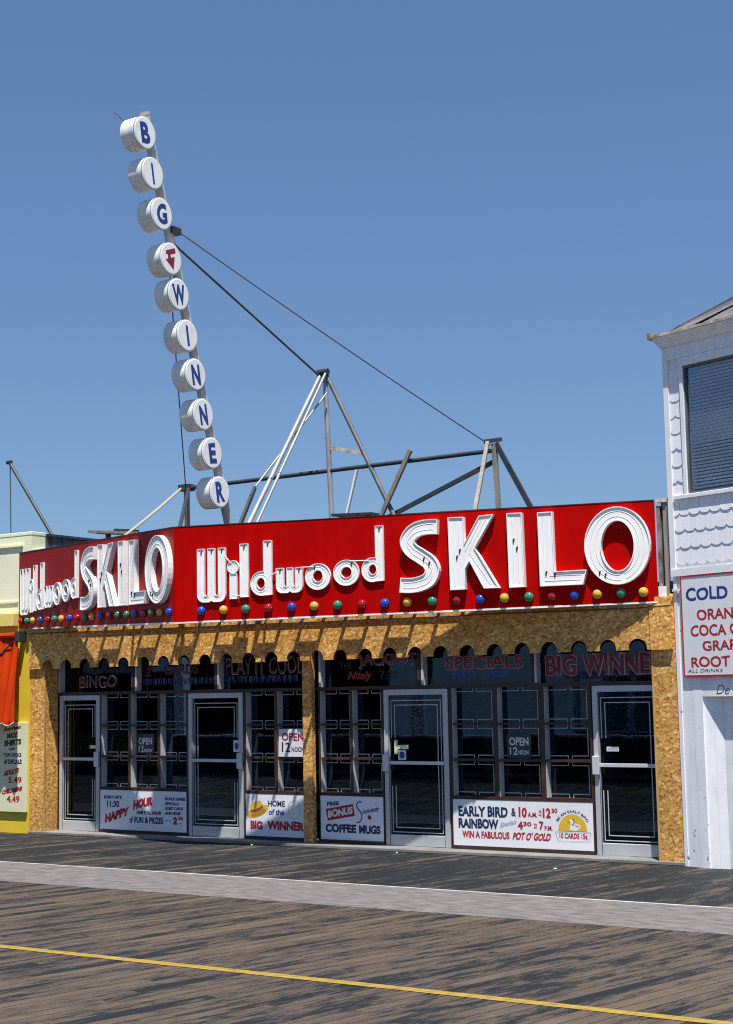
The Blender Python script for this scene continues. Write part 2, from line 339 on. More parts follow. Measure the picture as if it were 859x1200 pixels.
class MB:
    def __init__(s): s.v = []; s.f = []; s.smooth = False
    def quad(s, a, b, c, d):
        n = len(s.v); s.v += [Vector(a), Vector(b), Vector(c), Vector(d)]; s.f.append((n, n + 1, n + 2, n + 3)); return s
    def poly(s, pts):
        n = len(s.v); s.v += [Vector(p) for p in pts]; s.f.append(tuple(range(n, n + len(pts)))); return s
    def hexa(s, p):
        """eight corners: bottom loop 0-3, top loop 4-7"""
        n = len(s.v); s.v += [Vector(q) for q in p]
        for f in ((0, 3, 2, 1), (4, 5, 6, 7), (0, 1, 5, 4), (1, 2, 6, 5), (2, 3, 7, 6), (3, 0, 4, 7)):
            s.f.append(tuple(n + i for i in f))
        return s
    def box(s, x0, x1, y0, y1, z0, z1):
        return s.hexa([(x0, y0, z0), (x1, y0, z0), (x1, y1, z0), (x0, y1, z0), (x0, y0, z1), (x1, y0, z1), (x1, y1, z1), (x0, y1, z1)])
    def fbox(s, F, a0, a1, o0, o1, z0, z1):
        """box in a plane's own frame: a along, o outwards, z up"""
        return s.hexa([F(a0, o0, z0), F(a1, o0, z0), F(a1, o1, z0), F(a0, o1, z0), F(a0, o0, z1), F(a1, o0, z1), F(a1, o1, z1), F(a0, o1, z1)])
    def beam(s, a, b, w_, h_=None, up=(0, 0, 1)):
        a, b = Vector(a), Vector(b); h_ = h_ or w_
        d = (b - a).normalized(); u = Vector(up)
        if abs(d.dot(u)) > 0.97: u = Vector((0, 1, 0))
        x = d.cross(u).normalized() * (w_ / 2); y = x.cross(d).normalized() * (h_ / 2)
        return s.hexa([a - x - y, a + x - y, a + x + y, a - x + y, b - x - y, b + x - y, b + x + y, b - x + y])
    def tube(s, pts, r, seg=10, cap=True):
        pts = [Vector(p) for p in pts]; rings = []
        prev = None
        for i, p in enumerate(pts):
            d = (pts[min(i + 1, len(pts) - 1)] - pts[max(i - 1, 0)]).normalized()
            if prev is None:
                u = Vector((0, 0, 1)) if abs(d.z) < 0.9 else Vector((1, 0, 0))
                x = d.cross(u).normalized()
            else:
                x = (prev - d * prev.dot(d)).normalized()
            prev = x; y = d.cross(x)
            rr = r[i] if isinstance(r, (list, tuple)) else r
            n = len(s.v)
            s.v += [p + x * (rr * math.cos(2 * PI * k / seg)) + y * (rr * math.sin(2 * PI * k / seg)) for k in range(seg)]
            rings.append(n)
        for a, b in zip(rings, rings[1:]):
            for k in range(seg):
                s.f.append((a + k, a + (k + 1) % seg, b + (k + 1) % seg, b + k))
        if cap:
            s.f.append(tuple(rings[0] + k for k in reversed(range(seg))))
            s.f.append(tuple(rings[-1] + k for k in range(seg)))
        return s
    def lathe(s, c, axis, prof, seg=24):
        """prof: (radius, distance along axis)"""
        c, d = Vector(c), Vector(axis).normalized()
        u = Vector((0, 0, 1)) if abs(d.z) < 0.9 else Vector((1, 0, 0))
        x = d.cross(u).normalized(); y = d.cross(x)
        rings = []
        for rr, h in prof:
            n = len(s.v); rings.append(n)
            s.v += [c + d * h + x * (max(rr, 1e-4) * math.cos(2 * PI * k / seg)) + y * (max(rr, 1e-4) * math.sin(2 * PI * k / seg)) for k in range(seg)]
        for a, b in zip(rings, rings[1:]):
            for k in range(seg):
                s.f.append((a + k, a + (k + 1) % seg, b + (k + 1) % seg, b + k))
        s.f.append(tuple(rings[0] + k for k in reversed(range(seg))))
        s.f.append(tuple(rings[-1] + k for k in range(seg)))
        return s
    def fill(s, loops, F, o):
        """flat fill of 2-D loops (first outer, rest holes)"""
        L3 = [[Vector((p[0], p[1], 0)) for p in lp] for lp in loops]
        n = len(s.v)
        for lp in loops: s.v += [F(p[0], o, p[1]) for p in lp]
        for t in tessellate_polygon(L3): s.f.append(tuple(n + i for i in t))
        return s
    def build(s, name, m, parent=None, bevel=0.0, smooth=False, recalc=True):
        root = parent
        while root is not None and root.parent is not None: root = root.parent
        off = Vector(root.location) if root is not None else Vector((0, 0, 0))
        me = bpy.data.meshes.new(name)
        me.from_pydata([tuple(v - off) for v in s.v], [], s.f)
        me.update()
        bm = bmesh.new(); bm.from_mesh(me)
        if recalc:
            bmesh.ops.remove_doubles(bm, verts=bm.verts, dist=1e-5)
            bmesh.ops.recalc_face_normals(bm, faces=bm.faces)
        if bevel:
            bmesh.ops.bevel(bm, geom=[e for e in bm.edges if len(e.link_faces) == 2 and e.calc_face_angle(0) > 0.5], offset=bevel, segments=1, affect='EDGES')
        bm.to_mesh(me); bm.free()
        if smooth:
            for p in me.polygons: p.use_smooth = True
            me.set_sharp_from_angle(angle=R(40))
        o = bpy.data.objects.new(name, me)
        me.materials.append(m)
        COL.objects.link(o)
        if parent is not None: o.parent = parent
        return o

def thing(name, loc, label, cat, group=None):
    o = bpy.data.objects.new(name, None); COL.objects.link(o)
    o.location = loc; o.empty_display_size = 0.3
    o['label'] = label; o['category'] = cat
    if group: o['group'] = group
    return o
def tag(o, label, cat, group=None):
    o['label'] = label; o['category'] = cat
    if group: o['group'] = group
    return o
def struct(o): o['kind'] = 'structure'; return o

def frame(P, d):
    """plane frame: a along d (2-D), o outwards (towards the boardwalk), z up"""
    P = Vector((P[0], P[1], 0)); d = Vector((d[0], d[1], 0)).normalized(); n = Vector((d.y, -d.x, 0))
    return lambda a, o, z: P + d * a + n * o + Vector((0, 0, z))
FAC = lambda a, o, z: Vector((a, -o, z))             # the shop front: a = X, o = -Y

TXT = {}
def text_mesh(body, bold):
    k = (body, bold)
    if k in TXT: return TXT[k]
    c = bpy.data.curves.new('t', 'FONT'); c.body = body; c.size = 1; c.offset = bold; c.resolution_u = 4; c.fill_mode = 'FRONT'
    o = bpy.data.objects.new('t', c)
    me = bpy.data.meshes.new_from_object(o)
    v = [(p.co.x, p.co.y) for p in me.vertices]; f = [tuple(p.vertices) for p in me.polygons]
    bpy.data.objects.remove(o); bpy.data.curves.remove(c); bpy.data.meshes.remove(me)
    TXT[k] = (v, f); return TXT[k]
def lettering(body, bx, F, o, m, parent, bold=0.02, slope=0.0, shear=0.0, h=None, name='lettering', arc=None):
    """lettering that fills the box bx=(a0,z0,a1,z1); slope climbs the base line, shear leans the letters"""
    v, f = text_mesh(body, bold)
    x0 = min(p[0] for p in v); x1 = max(p[0] for p in v); y0 = min(p[1] for p in v); y1 = max(p[1] for p in v)
    a0, z0, a1, z1 = bx
    H = h if h else z1 - z0
    W = a1 - a0
    mb = MB(); nl = len(body); ph1, ph2, ph3 = (random.uniform(0, 6.28) for _ in range(3))
    for p in v:
        u = (p[0] - x0) / (x1 - x0); t = (p[1] - y0) / (y1 - y0)
        if arc:
            ca, cz, rad, span = arc
            an = (u - 0.5) * span
            mb.v.append(F(ca + (rad + t * H) * math.sin(an), o, cz + (rad + t * H) * math.cos(an)))
        else:
            a = a0 + u * (W - abs(shear) * H) + t * H * shear + (abs(shear) * H if shear < 0 else 0)
            mb.v.append(F(a + 0.012 * H * math.sin(t * 7 + ph3 + u * nl * 2.1), o, z0 + t * H * (0.97 + 0.035 * math.sin(u * nl * 3.3 + ph1)) + H * 0.02 * math.sin(u * nl * 1.9 + ph2) + slope * (a - a0)))
    mb.f = list(f)
    return mb.build(name, m, parent, recalc=False)

def ell(cx, cz, rx, rz, n=32, a0=0, a1=2 * PI):
    full = abs(a1 - a0 - 2 * PI) < 1e-6
    k = n if full else n + 1
    return [(cx + rx * math.cos(a0 + (a1 - a0) * i / n), cz + rz * math.sin(a0 + (a1 - a0) * i / n)) for i in range(k)]
def catmull(P, n=6):
    out = []
    Q = [P[0]] + list(P) + [P[-1]]
    for i in range(1, len(Q) - 2):
        p0, p1, p2, p3 = Q[i - 1], Q[i], Q[i + 1], Q[i + 2]
        for k in range(n):
            t = k / n
            out.append(tuple(0.5 * (2 * p1[j] + (-p0[j] + p2[j]) * t + (2 * p0[j] - 5 * p1[j] + 4 * p2[j] - p3[j]) * t * t + (-p0[j] + 3 * p1[j] - 3 * p2[j] + p3[j]) * t ** 3) for j in range(len(p1))))
    out.append(tuple(P[-1])); return out
def stroke(P, wd):
    Lf, Rt = [], []
    for i, p in enumerate(P):
        a = P[max(i - 1, 0)]; b = P[min(i + 1, len(P) - 1)]
        d = Vector((b[0] - a[0], b[1] - a[1])).normalized(); n = Vector((-d.y, d.x)) * (wd / 2)
        Lf.append((p[0] + n.x, p[1] + n.y)); Rt.append((p[0] - n.x, p[1] - n.y))
    return Lf + Rt[::-1]
def area(lp): return sum(lp[i][0] * lp[(i + 1) % len(lp)][1] - lp[(i + 1) % len(lp)][0] * lp[i][1] for i in range(len(lp))) / 2
def offset(lp, t):
    """move a loop to its left (inwards for a counter-clockwise one)"""
    out = []; n = len(lp)
    for i in range(n):
        a, b, c = Vector(lp[i - 1]), Vector(lp[i]), Vector(lp[(i + 1) % n])
        d1 = (b - a).normalized(); d2 = (c - b).normalized()
        n1 = Vector((-d1.y, d1.x)); n2 = Vector((-d2.y, d2.x)); m = n1 + n2
        if m.length < 1e-6: m = n1
        m = m / max(m.dot(n1), 0.35)
        out.append((b.x + m.x * t, b.y + m.y * t))
    return out
def trough(loops, F, o0, depth, t, inset):
    """open channel letter: outer wall, rim, inner wall and a floor set back by inset"""
    mb = MB()
    loops = [lp if (area(lp) > 0) == (i == 0) else lp[::-1] for i, lp in enumerate(loops)]
    inner = [offset(lp, t) for lp in loops]
    for lp, il in zip(loops, inner):
        n = len(lp)
        for i in range(n):
            a, b = lp[i], lp[(i + 1) % n]; c, d = il[i], il[(i + 1) % n]
            mb.quad(F(a[0], o0, a[1]), F(b[0], o0, b[1]), F(b[0], o0 + depth, b[1]), F(a[0], o0 + depth, a[1]))
            mb.quad(F(a[0], o0 + depth, a[1]), F(b[0], o0 + depth, b[1]), F(d[0], o0 + depth, d[1]), F(c[0], o0 + depth, c[1]))
            mb.quad(F(c[0], o0 + depth, c[1]), F(d[0], o0 + depth, d[1]), F(d[0], o0 + depth - inset, d[1]), F(c[0], o0 + depth - inset, c[1]))
    mb.fill(inner, F, o0 + depth - inset)
    return mb

# ================================================================== SETTING
struct(MB().box(-500, 500, -900, 600, -1.6, -1.5).build('ground', M['sand']))
struct(MB().box(-160, 160, -34, 14, -0.25, 0.0).build('boardwalk', M['boards']))
struct(MB().box(-500, 500, -900, -40, -1.499, -1.2).build('sea', mat('sea_water', (0.01, 0.03, 0.06), 0.08)))
mb = MB().box(-160, 160, -4.475, -3.055, 0.0, 0.004)
struct(mb.build('tram_lane', M['concrete']))
mb = MB()
x = -60.0
while x < 60:
    L_ = random.uniform(1.2, 3.2)
    mb.box(x, x + L_ - 0.01, -3.048, -3.016 + random.uniform(-0.004, 0.006), 0.0, 0.006)
    x += L_
struct(mb.build('white_edge_line', M['white_line']))
mb = MB()
x = -60.0
while x < 60:
    y = -7.70 + 0.010 * math.sin(x * 0.7)
    mb.quad((x, y - 0.055, 0.004), (x + 0.5, y - 0.055 + random.uniform(-0.003, 0.003), 0.004), (x + 0.5, y + 0.055, 0.004), (x, y + 0.055 + random.uniform(-0.004, 0.004), 0.004))
    x += 0.5
struct(mb.build('yellow_line', M['yellow_line']))

# ================================================================== THE ARCADE
ARC = thing('arcade_building', (5.2, 0.3, 0), 'long low arcade with chipboard fascia, glass doors and dark windows under the red sign', 'arcade')
ZF = 2.5                                  # underside of the fascia
# doorstep slab
MB().box(-0.02, 10.54, -0.03, 0.42, 0.001, 0.042).build('doorstep', M['sill'], ARC, bevel=0.006)
# scalloped fascia sheet
cx0, pitch, nw, nh = 0.376, 0.3877, 0.226, 0.135
cuts = [-0.012] + [cx0 + pitch * (k + 0.5) for k in (5, 12, 18)] + [10.225]
for q0, q1 in zip(cuts, cuts[1:]):
    q0 += 0.002; q1 -= 0.002
    loop = [(q0, 3.2), (q0, ZF)]
    for i in range(26):
        c = cx0 + pitch * i
        if not q0 < c < q1: continue
        jx = random.uniform(-0.008, 0.008); c += jx
        rr = nw / 2 + random.uniform(-0.006, 0.006)
        loop.append((c - rr, ZF))
        loop += [(c - rr * math.cos(PI * k / 12), ZF + nh - rr + rr * math.sin(PI * k / 12)) for k in range(13)]
        loop.append((c + rr, ZF))
    loop += [(q1, ZF), (q1, 3.2)]
    mb = MB().fill([loop], FAC, 0.045).fill([loop], FAC, 0.020)
    for i in range(len(loop)):
        a, b = loop[i], loop[(i + 1) % len(loop)]
        mb.quad(FAC(a[0], 0.045, a[1]), FAC(b[0], 0.045, b[1]), FAC(b[0], 0.020, b[1]), FAC(a[0], 0.020, a[1]))
    mb.build('fascia', M['chip'], ARC)
# upper strip, lapped over the sheet: its lower edge is the dark seam
MB().hexa([(-0.012, -0.060, 3.055), (10.232, -0.060, 2.995), (10.232, -0.046, 2.995), (-0.012, -0.046, 3.055), (-0.012, -0.060, 3.2), (10.232, -0.060, 3.2), (10.232, -0.046, 3.2), (-0.012, -0.046, 3.2)]).build('fascia_strip', M['chip'], ARC)
MB().tube([(-0.01 + 10.3 * i / 30, -0.0665, 3.05 - 0.055 * i / 30 + 0.012 * math.sin(i * 1.1) * (i / 30) * (1 - i / 30)) for i in range(31)], 0.0075, 6).build('cable', M['cable'], ARC)  # dark line added along the seam, where its own shadow barely shows
MB().box(10.234, 10.495, -0.062, -0.002, ZF - 0.005, 3.005).box(10.234, 10.495, -0.068, -0.002, 3.012, 3.12).build('fascia_end_box', M['chip'], ARC)
# piers and the slim column
MB().box(-0.012, 0.275, 0.0, 0.30, 0.043, 3.15).build('pier', M['chip'], ARC)
MB().box(0.2755, 0.290, -0.003, 0.02, 0.043, ZF).build('pier_edge_strip', M['lit_edge'], ARC)
MB().box(10.24, 10.535, 0.0, 0.30, 0.0, 3.15).build('pier', M['chip'], ARC)
MB().box(10.214, 10.239, -0.004, 0.30, 0.0, 3.0).build('pier_edge_strip', M['lit_edge'], ARC)
MB().box(5.005, 5.155, 0.19, 0.275, 0.043, 2.95).build('column', M['chip'], ARC)
# shell: walls, roof, floor
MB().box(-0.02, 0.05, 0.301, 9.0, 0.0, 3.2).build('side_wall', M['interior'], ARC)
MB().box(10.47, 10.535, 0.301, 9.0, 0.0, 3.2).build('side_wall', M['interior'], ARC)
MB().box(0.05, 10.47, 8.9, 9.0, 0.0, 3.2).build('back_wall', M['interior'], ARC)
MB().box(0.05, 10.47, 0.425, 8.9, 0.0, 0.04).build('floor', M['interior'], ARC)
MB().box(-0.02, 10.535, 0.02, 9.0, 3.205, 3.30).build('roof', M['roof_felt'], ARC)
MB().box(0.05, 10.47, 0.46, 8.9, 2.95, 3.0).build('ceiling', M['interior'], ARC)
MB().box(0.05, 10.47, 0.35, 0.45, 2.75, 3.2).build('lintel', M['brown'], ARC)
# transom bar and transom posts
MB().box(0.30, 10.47, 0.275, 0.40, 2.092, 2.136).build('transom_bar', M['brown'], ARC)
TRN = [0.326, 1.895, 3.464, 5.247, 6.891, 8.554]
TRE = [1.79, 3.38, 4.93, 6.80, 8.47, 10.30]
for a, b in zip(TRN, TRE):
    win = MB().box(b + 0.001, b + 0.045 if b < 10 else b + 0.02, 0.285, 0.40, 2.137, 2.75).build('transom_window', M['brown'], ARC)
    MB().box(a - 0.03, a, 0.285, 0.40, 2.137, 2.75).build('jamb', M['reveal'], win)
    MB().box(a, b, 0.412, 0.418, 2.137, 2.75).build('glass', M['glass'], win)
    g = win
    if a == TRN[0]:
        T1 = g
    elif a == TRN[1]: T2 = g
    elif a == TRN[2]: T3 = g
    elif a == TRN[3]: T4 = g
    elif a == TRN[4]: T5 = g
    else: T6 = g
OG = -0.4105
def outlined(body, bx, parent, fill, line, bold=0.02, ob=0.05, **k):
    lettering(body, bx, FAC, OG, line, parent, bold=bold + ob, **k)
    e = 0.008
    lettering(body, (bx[0] + e, bx[1] + e, bx[2] - e, bx[3] - e), FAC, OG + 0.003, fill, parent, bold=bold, **k)
outlined('BINGO', (0.621, 2.197, 1.385, 2.389), T1, M['red_faded'], M['pink_line'], 0.0, 0.02)
lettering('2', (1.945, 2.345, 2.107, 2.50), FAC, OG, M['red_faded'], T2, shear=0.2)
lettering('CARDS', (2.326, 2.371, 2.986, 2.53), FAC, OG, M['red_faded'], T2, bold=0.03)
for i in range(14):                                            # a faded blue line too worn to read: only broken strokes are left
    a = 1.93 + i * 0.097
    mb = MB()
    for k in range(3):
        q = a + 0.026 * k + random.uniform(-0.006, 0.006)
        mb.fill([[(q, 2.222), (q + 0.012, 2.222), (q + 0.012 + random.uniform(-.02, .02), 2.315), (q + random.uniform(-.02, .0), 2.315)]], FAC, OG + 0.0006 * k)
    mb.build('worn_lettering', M['blue_faded'], T2, recalc=False)
outlined('PLAY IT COOL', (3.495, 2.336, 4.859, 2.578), T3, M['red_faded'], M['pink_line'], 0.0, 0.012)
for i in range(13):
    a = 3.52 + i * 0.1
    mb = MB()
    for k in range(3):
        q = a + 0.026 * k + random.uniform(-0.006, 0.006)
        mb.fill([[(q, 2.222), (q + 0.011, 2.222), (q + 0.011 + random.uniform(-.02, .02), 2.32), (q + random.uniform(-.02, .0), 2.32)]], FAC, OG + 0.0006 * k)
    mb.build('worn_lettering', M['blue_faded'], T3, recalc=False)
lettering('THE', (5.48, 2.385, 5.68, 2.478), FAC, OG, M['electrode'], T4)
outlined('JACKPOT', (5.80, 2.372, 6.72, 2.57), T4, M['maroon_ink'], M['pink_line'], 0.015, 0.02)
lettering('Nitely', (5.60, 2.20, 6.03, 2.35), FAC, OG, M['red_ink'], T4, bold=0.03, shear=0.35)
lettering('7:30', (6.131, 2.224, 6.419, 2.345), FAC, OG, M['electrode'], T4, bold=0.02)
outlined('SPECIALS', (7.154, 2.327, 8.305, 2.51), T5, M['maroon_ink'], M['pink_line'], 0.02, 0.025)
lettering('EVERY', (7.262, 2.222, 7.651, 2.316), FAC, OG, M['blue_glass_ink'], T5, bold=0.03, shear=0.1)
lettering('HOUR', (7.805, 2.217, 8.097, 2.313), FAC, OG, M['blue_glass_ink'], T5, bold=0.04)
outlined('BIG', (8.615, 2.215, 9.058, 2.488), T6, M['maroon_ink'], M['pink_line'], 0.03, 0.03)
outlined('WINNER', (9.13, 2.211, 10.20, 2.493), T6, M['maroon_ink'], M['pink_line'], 0.03, 0.03)

# window groups: brown grid in front, white reveals, glass set back, pinstripe key pattern
ZR = [(0.715, 1.153), (1.186, 1.614), (1.642, 2.090)]
def window_group(x0, xs, x1):
    """x0,x1 outer edges; xs = inner mullions (left,right)"""
    fr = MB()
    fr.box(x0, x1, 0.281, 0.415, 0.683, 0.714)
    for z0, z1 in ((1.154, 1.185), (1.615, 1.641)):
        fr.box(x0 + 0.001, x1, 0.2835, 0.409, z0, z1)
    for a, b in xs: fr.box(a, b - 0.006, 0.279, 0.415, 0.714, 2.091)
    fr.box(x1, x1 + 0.03, 0.279, 0.415, 0.09, 2.091)
    fr.box(x0 - 0.034, x0 - 0.006, 0.279, 0.415, 0.09, 2.091)
    win = fr.build('window', M['brown'], ARC)
    lefts = [x0] + [b for a, b in xs]; rights = [a for a, b in xs] + [x1]
    for l in lefts:
        MB().box(l - 0.0055, l, 0.287, 0.4085, 0.7145, 2.0905).build('reveal', M['reveal'], win)
    MB().box(x0 - 0.02, x1 + 0.02, 0.416, 0.422, 0.69, 2.091).build('glass', M['glass'], win)
    pg = MB(); t = 0.011; y = 0.4135
    for l, r in zip(lefts, rights):
        rr = r - 0.083; mid = (l + rr) / 2 + 0.01
        for z0, z1 in ZR:
            zt, zb = z1 - 0.052, z0 + 0.045
            for s0, s1 in ((l, mid - 0.022), (mid + 0.022, rr)):
                pg.box(s0, s1, y, y + 0.002, zt, zt + t); pg.box(s0, s1, y, y + 0.002, zb - t, zb)
            for q in (mid - 0.022 - t, mid + 0.022):
                pg.box(q, q + t, y, y + 0.002, zt + t, z1); pg.box(q, q + t, y, y + 0.002, z0, zb - t)
            pg.box(rr - t, rr, y, y + 0.002, zb, zt)
    pg.build('pinstripe', M['stripe'], win)
    return win
WA = window_group(1.20, [(1.74, 1.79), (2.315, 2.37)], 2.862)
WB = window_group(3.955, [(4.45, 4.51)], 5.00)
WC = window_group(5.24, [(5.72, 5.77)], 6.225)
WD = window_group(7.32, [(7.925, 7.99), (8.58, 8.65)], 9.258)
# brown kick boards under the painted panels
for a, b in ((1.17, 2.885), (3.925, 5.02), (5.21, 6.25), (7.285, 9.285)):
    MB().box(a, b, 0.255, 0.41, 0.0425, 0.088).build('kick_board', M['brown'], ARC)
    MB().box(a + 0.01, b - 0.01, 0.285, 0.41, 0.0885, 0.682).build('panel_backing', M['brown'], ARC)

def door(x0, x1, handle_right, full=False):
    fr = MB(); st = 0.072
    y0, y1 = 0.282, 0.335
    zb, zt = 0.045, 2.086
    fr.box(x0, x0 + st, y0, y1, zb, zt); fr.box(x1 - st, x1, y0, y1, zb, zt)
    fr.box(x0 + st, x1 - st, y0, y1, zt - 0.075, zt); fr.box(x0 + st, x1 - st, y0, y1, zb, zb + 0.145)
    d = fr.build('door', M['alu'], ARC, bevel=0.004)
    MB().box(x0 + st, x1 - st, y1 - 0.018, y1 - 0.012, zb + 0.145, zt - 0.075).build('glass', M['glass'], d)
    MB().box(x0 + st + 0.001, x1 - st - 0.001, y0 + 0.002, y0 + 0.022, 1.10, 1.145).build('push_bar', M['alu_light'], d, bevel=0.004)
    hx = x1 - st / 2 if handle_right else x0 + st / 2
    MB().box(hx - 0.045, hx + 0.045, y0 - 0.045, y0 - 0.001, 1.01, 1.235).build('handle', M['alu_light'], d, bevel=0.006)
    ps = MB(); t = 0.011; y = y1 - 0.0205
    for k, (zl, zh, gl) in enumerate(((0.215, 1.945, 0), (0.275, 1.885, 0.06))):
        l = x0 + st + 0.022 + k * 0.055; r = x1 - st - 0.045 - k * 0.05
        ps.box(l, r, y, y + 0.002, zl, zl + t); ps.box(l, r, y, y + 0.002, zh - t, zh)
        for q, gap in ((l, not handle_right), (r - t, handle_right)):
            if gap:
                ps.box(q, q + t, y, y + 0.002, zl + t, 0.82); ps.box(q, q + t, y, y + 0.002, 1.45, zh - t)
            else:
                ps.box(q, q + t, y, y + 0.002, zl + t, zh - t)
    ps.build('pinstripe', M['stripe'], d)
    return d
D1 = door(0.323, 1.157, True)
D2 = door(2.893, 3.889, True)
D3 = door(6.264, 7.250, False)
D4 = door(9.300, 10.208, False)
# jamb liners between doors and windows
for a, b in ((0.292, 0.320), (1.160, 1.164), (3.892, 3.918), (7.253, 7.284), (6.256, 6.261)):
    MB().box(a, b, 0.30, 0.41, 0.043, 2.091).build('door_jamb', M['brown'], ARC)
# stickers on the doors
s = MB().box(6.405, 6.455, 0.3135, 0.3145, 1.235, 1.42).build('sticker', M['cream'], D3)
s = MB().box(6.458, 6.625, 0.3135, 0.3145, 1.30, 1.355).build('sticker', M['cream'], D3)
s = MB().box(6.462, 6.585, 0.3135, 0.3145, 1.16, 1.285).build('sticker', M['card'], D3)
MB().fill([ell(6.523, 1.222, 0.042, 0.046)], FAC, -0.3130).build('emblem', M['blue_ink'], s)
s = MB().box(3.70, 3.81, 0.3135, 0.3145, 1.245, 1.41).build('sticker', M['card'], D2)
MB().fill([ell(3.755, 1.327, 0.036, 0.05)], FAC, -0.3130).build('emblem', M['blue_ink'], s)
MB().box(0.93, 1.05, 0.3135, 0.3145, 1.28, 1.33).build('sticker', M['cream'], D1)
s = MB().box(9.46, 9.62, 0.3135, 0.3145, 1.29, 1.345).build('sticker', M['card'], D4)
MB().box(9.472, 9.608, 0.3125, 0.3130, 1.303, 1.332).build('emblem', M['grey_ink'], s)
for yy, zt, hh, nm in ((1.75, 0.45, 0.10, 'bench'), (2.5, 0.78, 0.06, 'inside_table'), (4.2, 0.78, 0.06, 'inside_table')):
    for a, b in ((0.9, 3.3), (4.2, 6.6), (7.4, 9.9)):
        MB().box(a, b, yy - 0.2, yy + 0.2, zt - hh, zt).box(a + 0.1, a + 0.18, yy - 0.1, yy + 0.1, 0.041, zt - hh).box(b - 0.18, b - 0.1, yy - 0.1, yy + 0.1, 0.041, zt - hh).build(nm, M['table'], ARC)
for xx, yy in ((2.2, 1.6), (6.0, 2.2), (8.55, 1.6)):
    MB().lathe((xx, yy, 2.05), (0, 0, 1), [(0.03, 0), (0.12, 0.03), (0.15, 0.09), (0.10, 0.15), (0.02, 0.17), (0.01, 0.90)], 16).build('hanging_lamp', M['table'], ARC, smooth=True)
for xx in (1.6, 5.2, 7.2): MB().box(xx, xx + 0.25, 5.0, 5.25, 0.041, 2.949).build('inside_post', M['table'], ARC)
# a pale ledge just inside the windows
for a, b in ((1.25, 2.85), (4.0, 4.98), (5.28, 6.2), (7.36, 9.22)):
    MB().box(a, b, 0.52, 0.85, 0.735, 0.765).box(a + 0.1, a + 0.16, 0.6, 0.66, 0.04, 0.735).box(b - 0.16, b - 0.1, 0.6, 0.66, 0.04, 0.735).build('inside_counter', M['table'], ARC)

# ------------------------------------------------------------------ painted panels under the windows
OP = -0.2635
def panel(x0, x1, label):
    t = thing('painted_panel', ((x0 + x1) / 2, 0.27, 0.09), label, 'sign', 'painted panels under the arcade windows')
    MB().box(x0, x1, 0.2655, 0.284, 0.0895, 0.671).build('board', M['panel'], t)
    fr = MB(); e = 0.014
    fr.box(x0 - e, x0 - 0.0005, 0.262, 0.284, 0.0895, 0.682); fr.box(x1 + 0.0005, x1 + e, 0.262, 0.284, 0.0895, 0.682)
    fr.box(x0, x1, 0.262, 0.284, 0.6715, 0.682)
    fr.build('edging', M['brown'], t)
    return t
def put(t, body, bx, m, **k):
    k['bold'] = k.get('bold', 0.02) + 0.024
    return lettering(body, bx, FAC, OP, M[m], t, **k)
P1 = panel(1.192, 2.872, 'white painted panel advertising HAPPY HOUR in slanting red letters')
put(P1, 'EVERY NITE', (1.271, 0.54, 1.622, 0.588), 'navy_ink', bold=0.02)
put(P1, '11:30', (1.329, 0.418, 1.575, 0.515), 'navy_ink', bold=0.01)
put(P1, 'HAPPY', (1.285, 0.178, 1.776, 0.31), 'red_ink', bold=0.05, slope=0.27, shear=0.1)
put(P1, 'HOUR', (1.846, 0.387, 2.24, 0.525), 'red_ink', bold=0.05, slope=0.2, shear=0.1)
put(P1, 'ONE FULL HOUR', (1.916, 0.326, 2.40, 0.378), 'navy_ink', bold=0.03)
put(P1, 'of', (1.776, 0.19, 1.848, 0.30), 'navy_ink', bold=0.01, shear=0.1)
put(P1, 'FUN & PRIZES', (1.875, 0.197, 2.434, 0.293), 'navy_ink', bold=0.02)
put(P1, '\u00b7 BONUS GAMES', (2.44, 0.54, 2.852, 0.588), 'navy_ink', bold=0.02)
put(P1, '\u00b7 SPECIALS', (2.44, 0.472, 2.729, 0.518), 'navy_ink', bold=0.02)
put(P1, '\u00b7 GUEST CARDS', (2.44, 0.403, 2.807, 0.449), 'navy_ink', bold=0.02)
put(P1, '\u00b7 AND MORE', (2.44, 0.333, 2.762, 0.38), 'navy_ink', bold=0.02)
put(P1, '2', (2.615, 0.198, 2.70, 0.31), 'red_ink', bold=0.04)
put(P1, '50', (2.715, 0.26, 2.806, 0.313), 'red_ink', bold=0.03)
put(P1, '.', (2.75, 0.205, 2.768, 0.223), 'red_ink')
put(P1, '- -', (2.475, 0.243, 2.575, 0.256), 'blue_ink')

P2 = panel(3.95, 4.998, 'white painted panel with a yellow straw hat and HOME of the BIG WINNER')
def paint(t, loops, m, lvl=0, name='picture'): return MB().fill(loops, FAC, OP + 0.0006 * lvl).build(name, M[m], t, recalc=False)
def rot(lp, c, a):
    ca, sa = math.cos(a), math.sin(a)
    return [(c[0] + (p[0] - c[0]) * ca - (p[1] - c[1]) * sa, c[1] + (p[0] - c[0]) * sa + (p[1] - c[1]) * ca) for p in lp]
hc = (4.155, 0.44)
paint(P2, [rot(ell(4.155, 0.43, 0.195, 0.072), hc, 0.33)], 'yellow_ink', 0)
paint(P2, [rot(ell(4.165, 0.405, 0.135, 0.040), hc, 0.33)], 'ochre_ink', 1)
paint(P2, [rot([(4.045, 0.44), (4.265, 0.44), (4.262, 0.535)] + ell(4.155, 0.535, 0.107, 0.035, 12, 0, PI) + [(4.048, 0.535)], hc, 0.33)], 'yellow_ink', 2)
paint(P2, [rot([(4.043, 0.452), (4.100, 0.440), (4.210, 0.440), (4.266, 0.452), (4.266, 0.472), (4.205, 0.460), (4.105, 0.460), (4.044, 0.472)], hc, 0.33)], 'red_ink', 3)
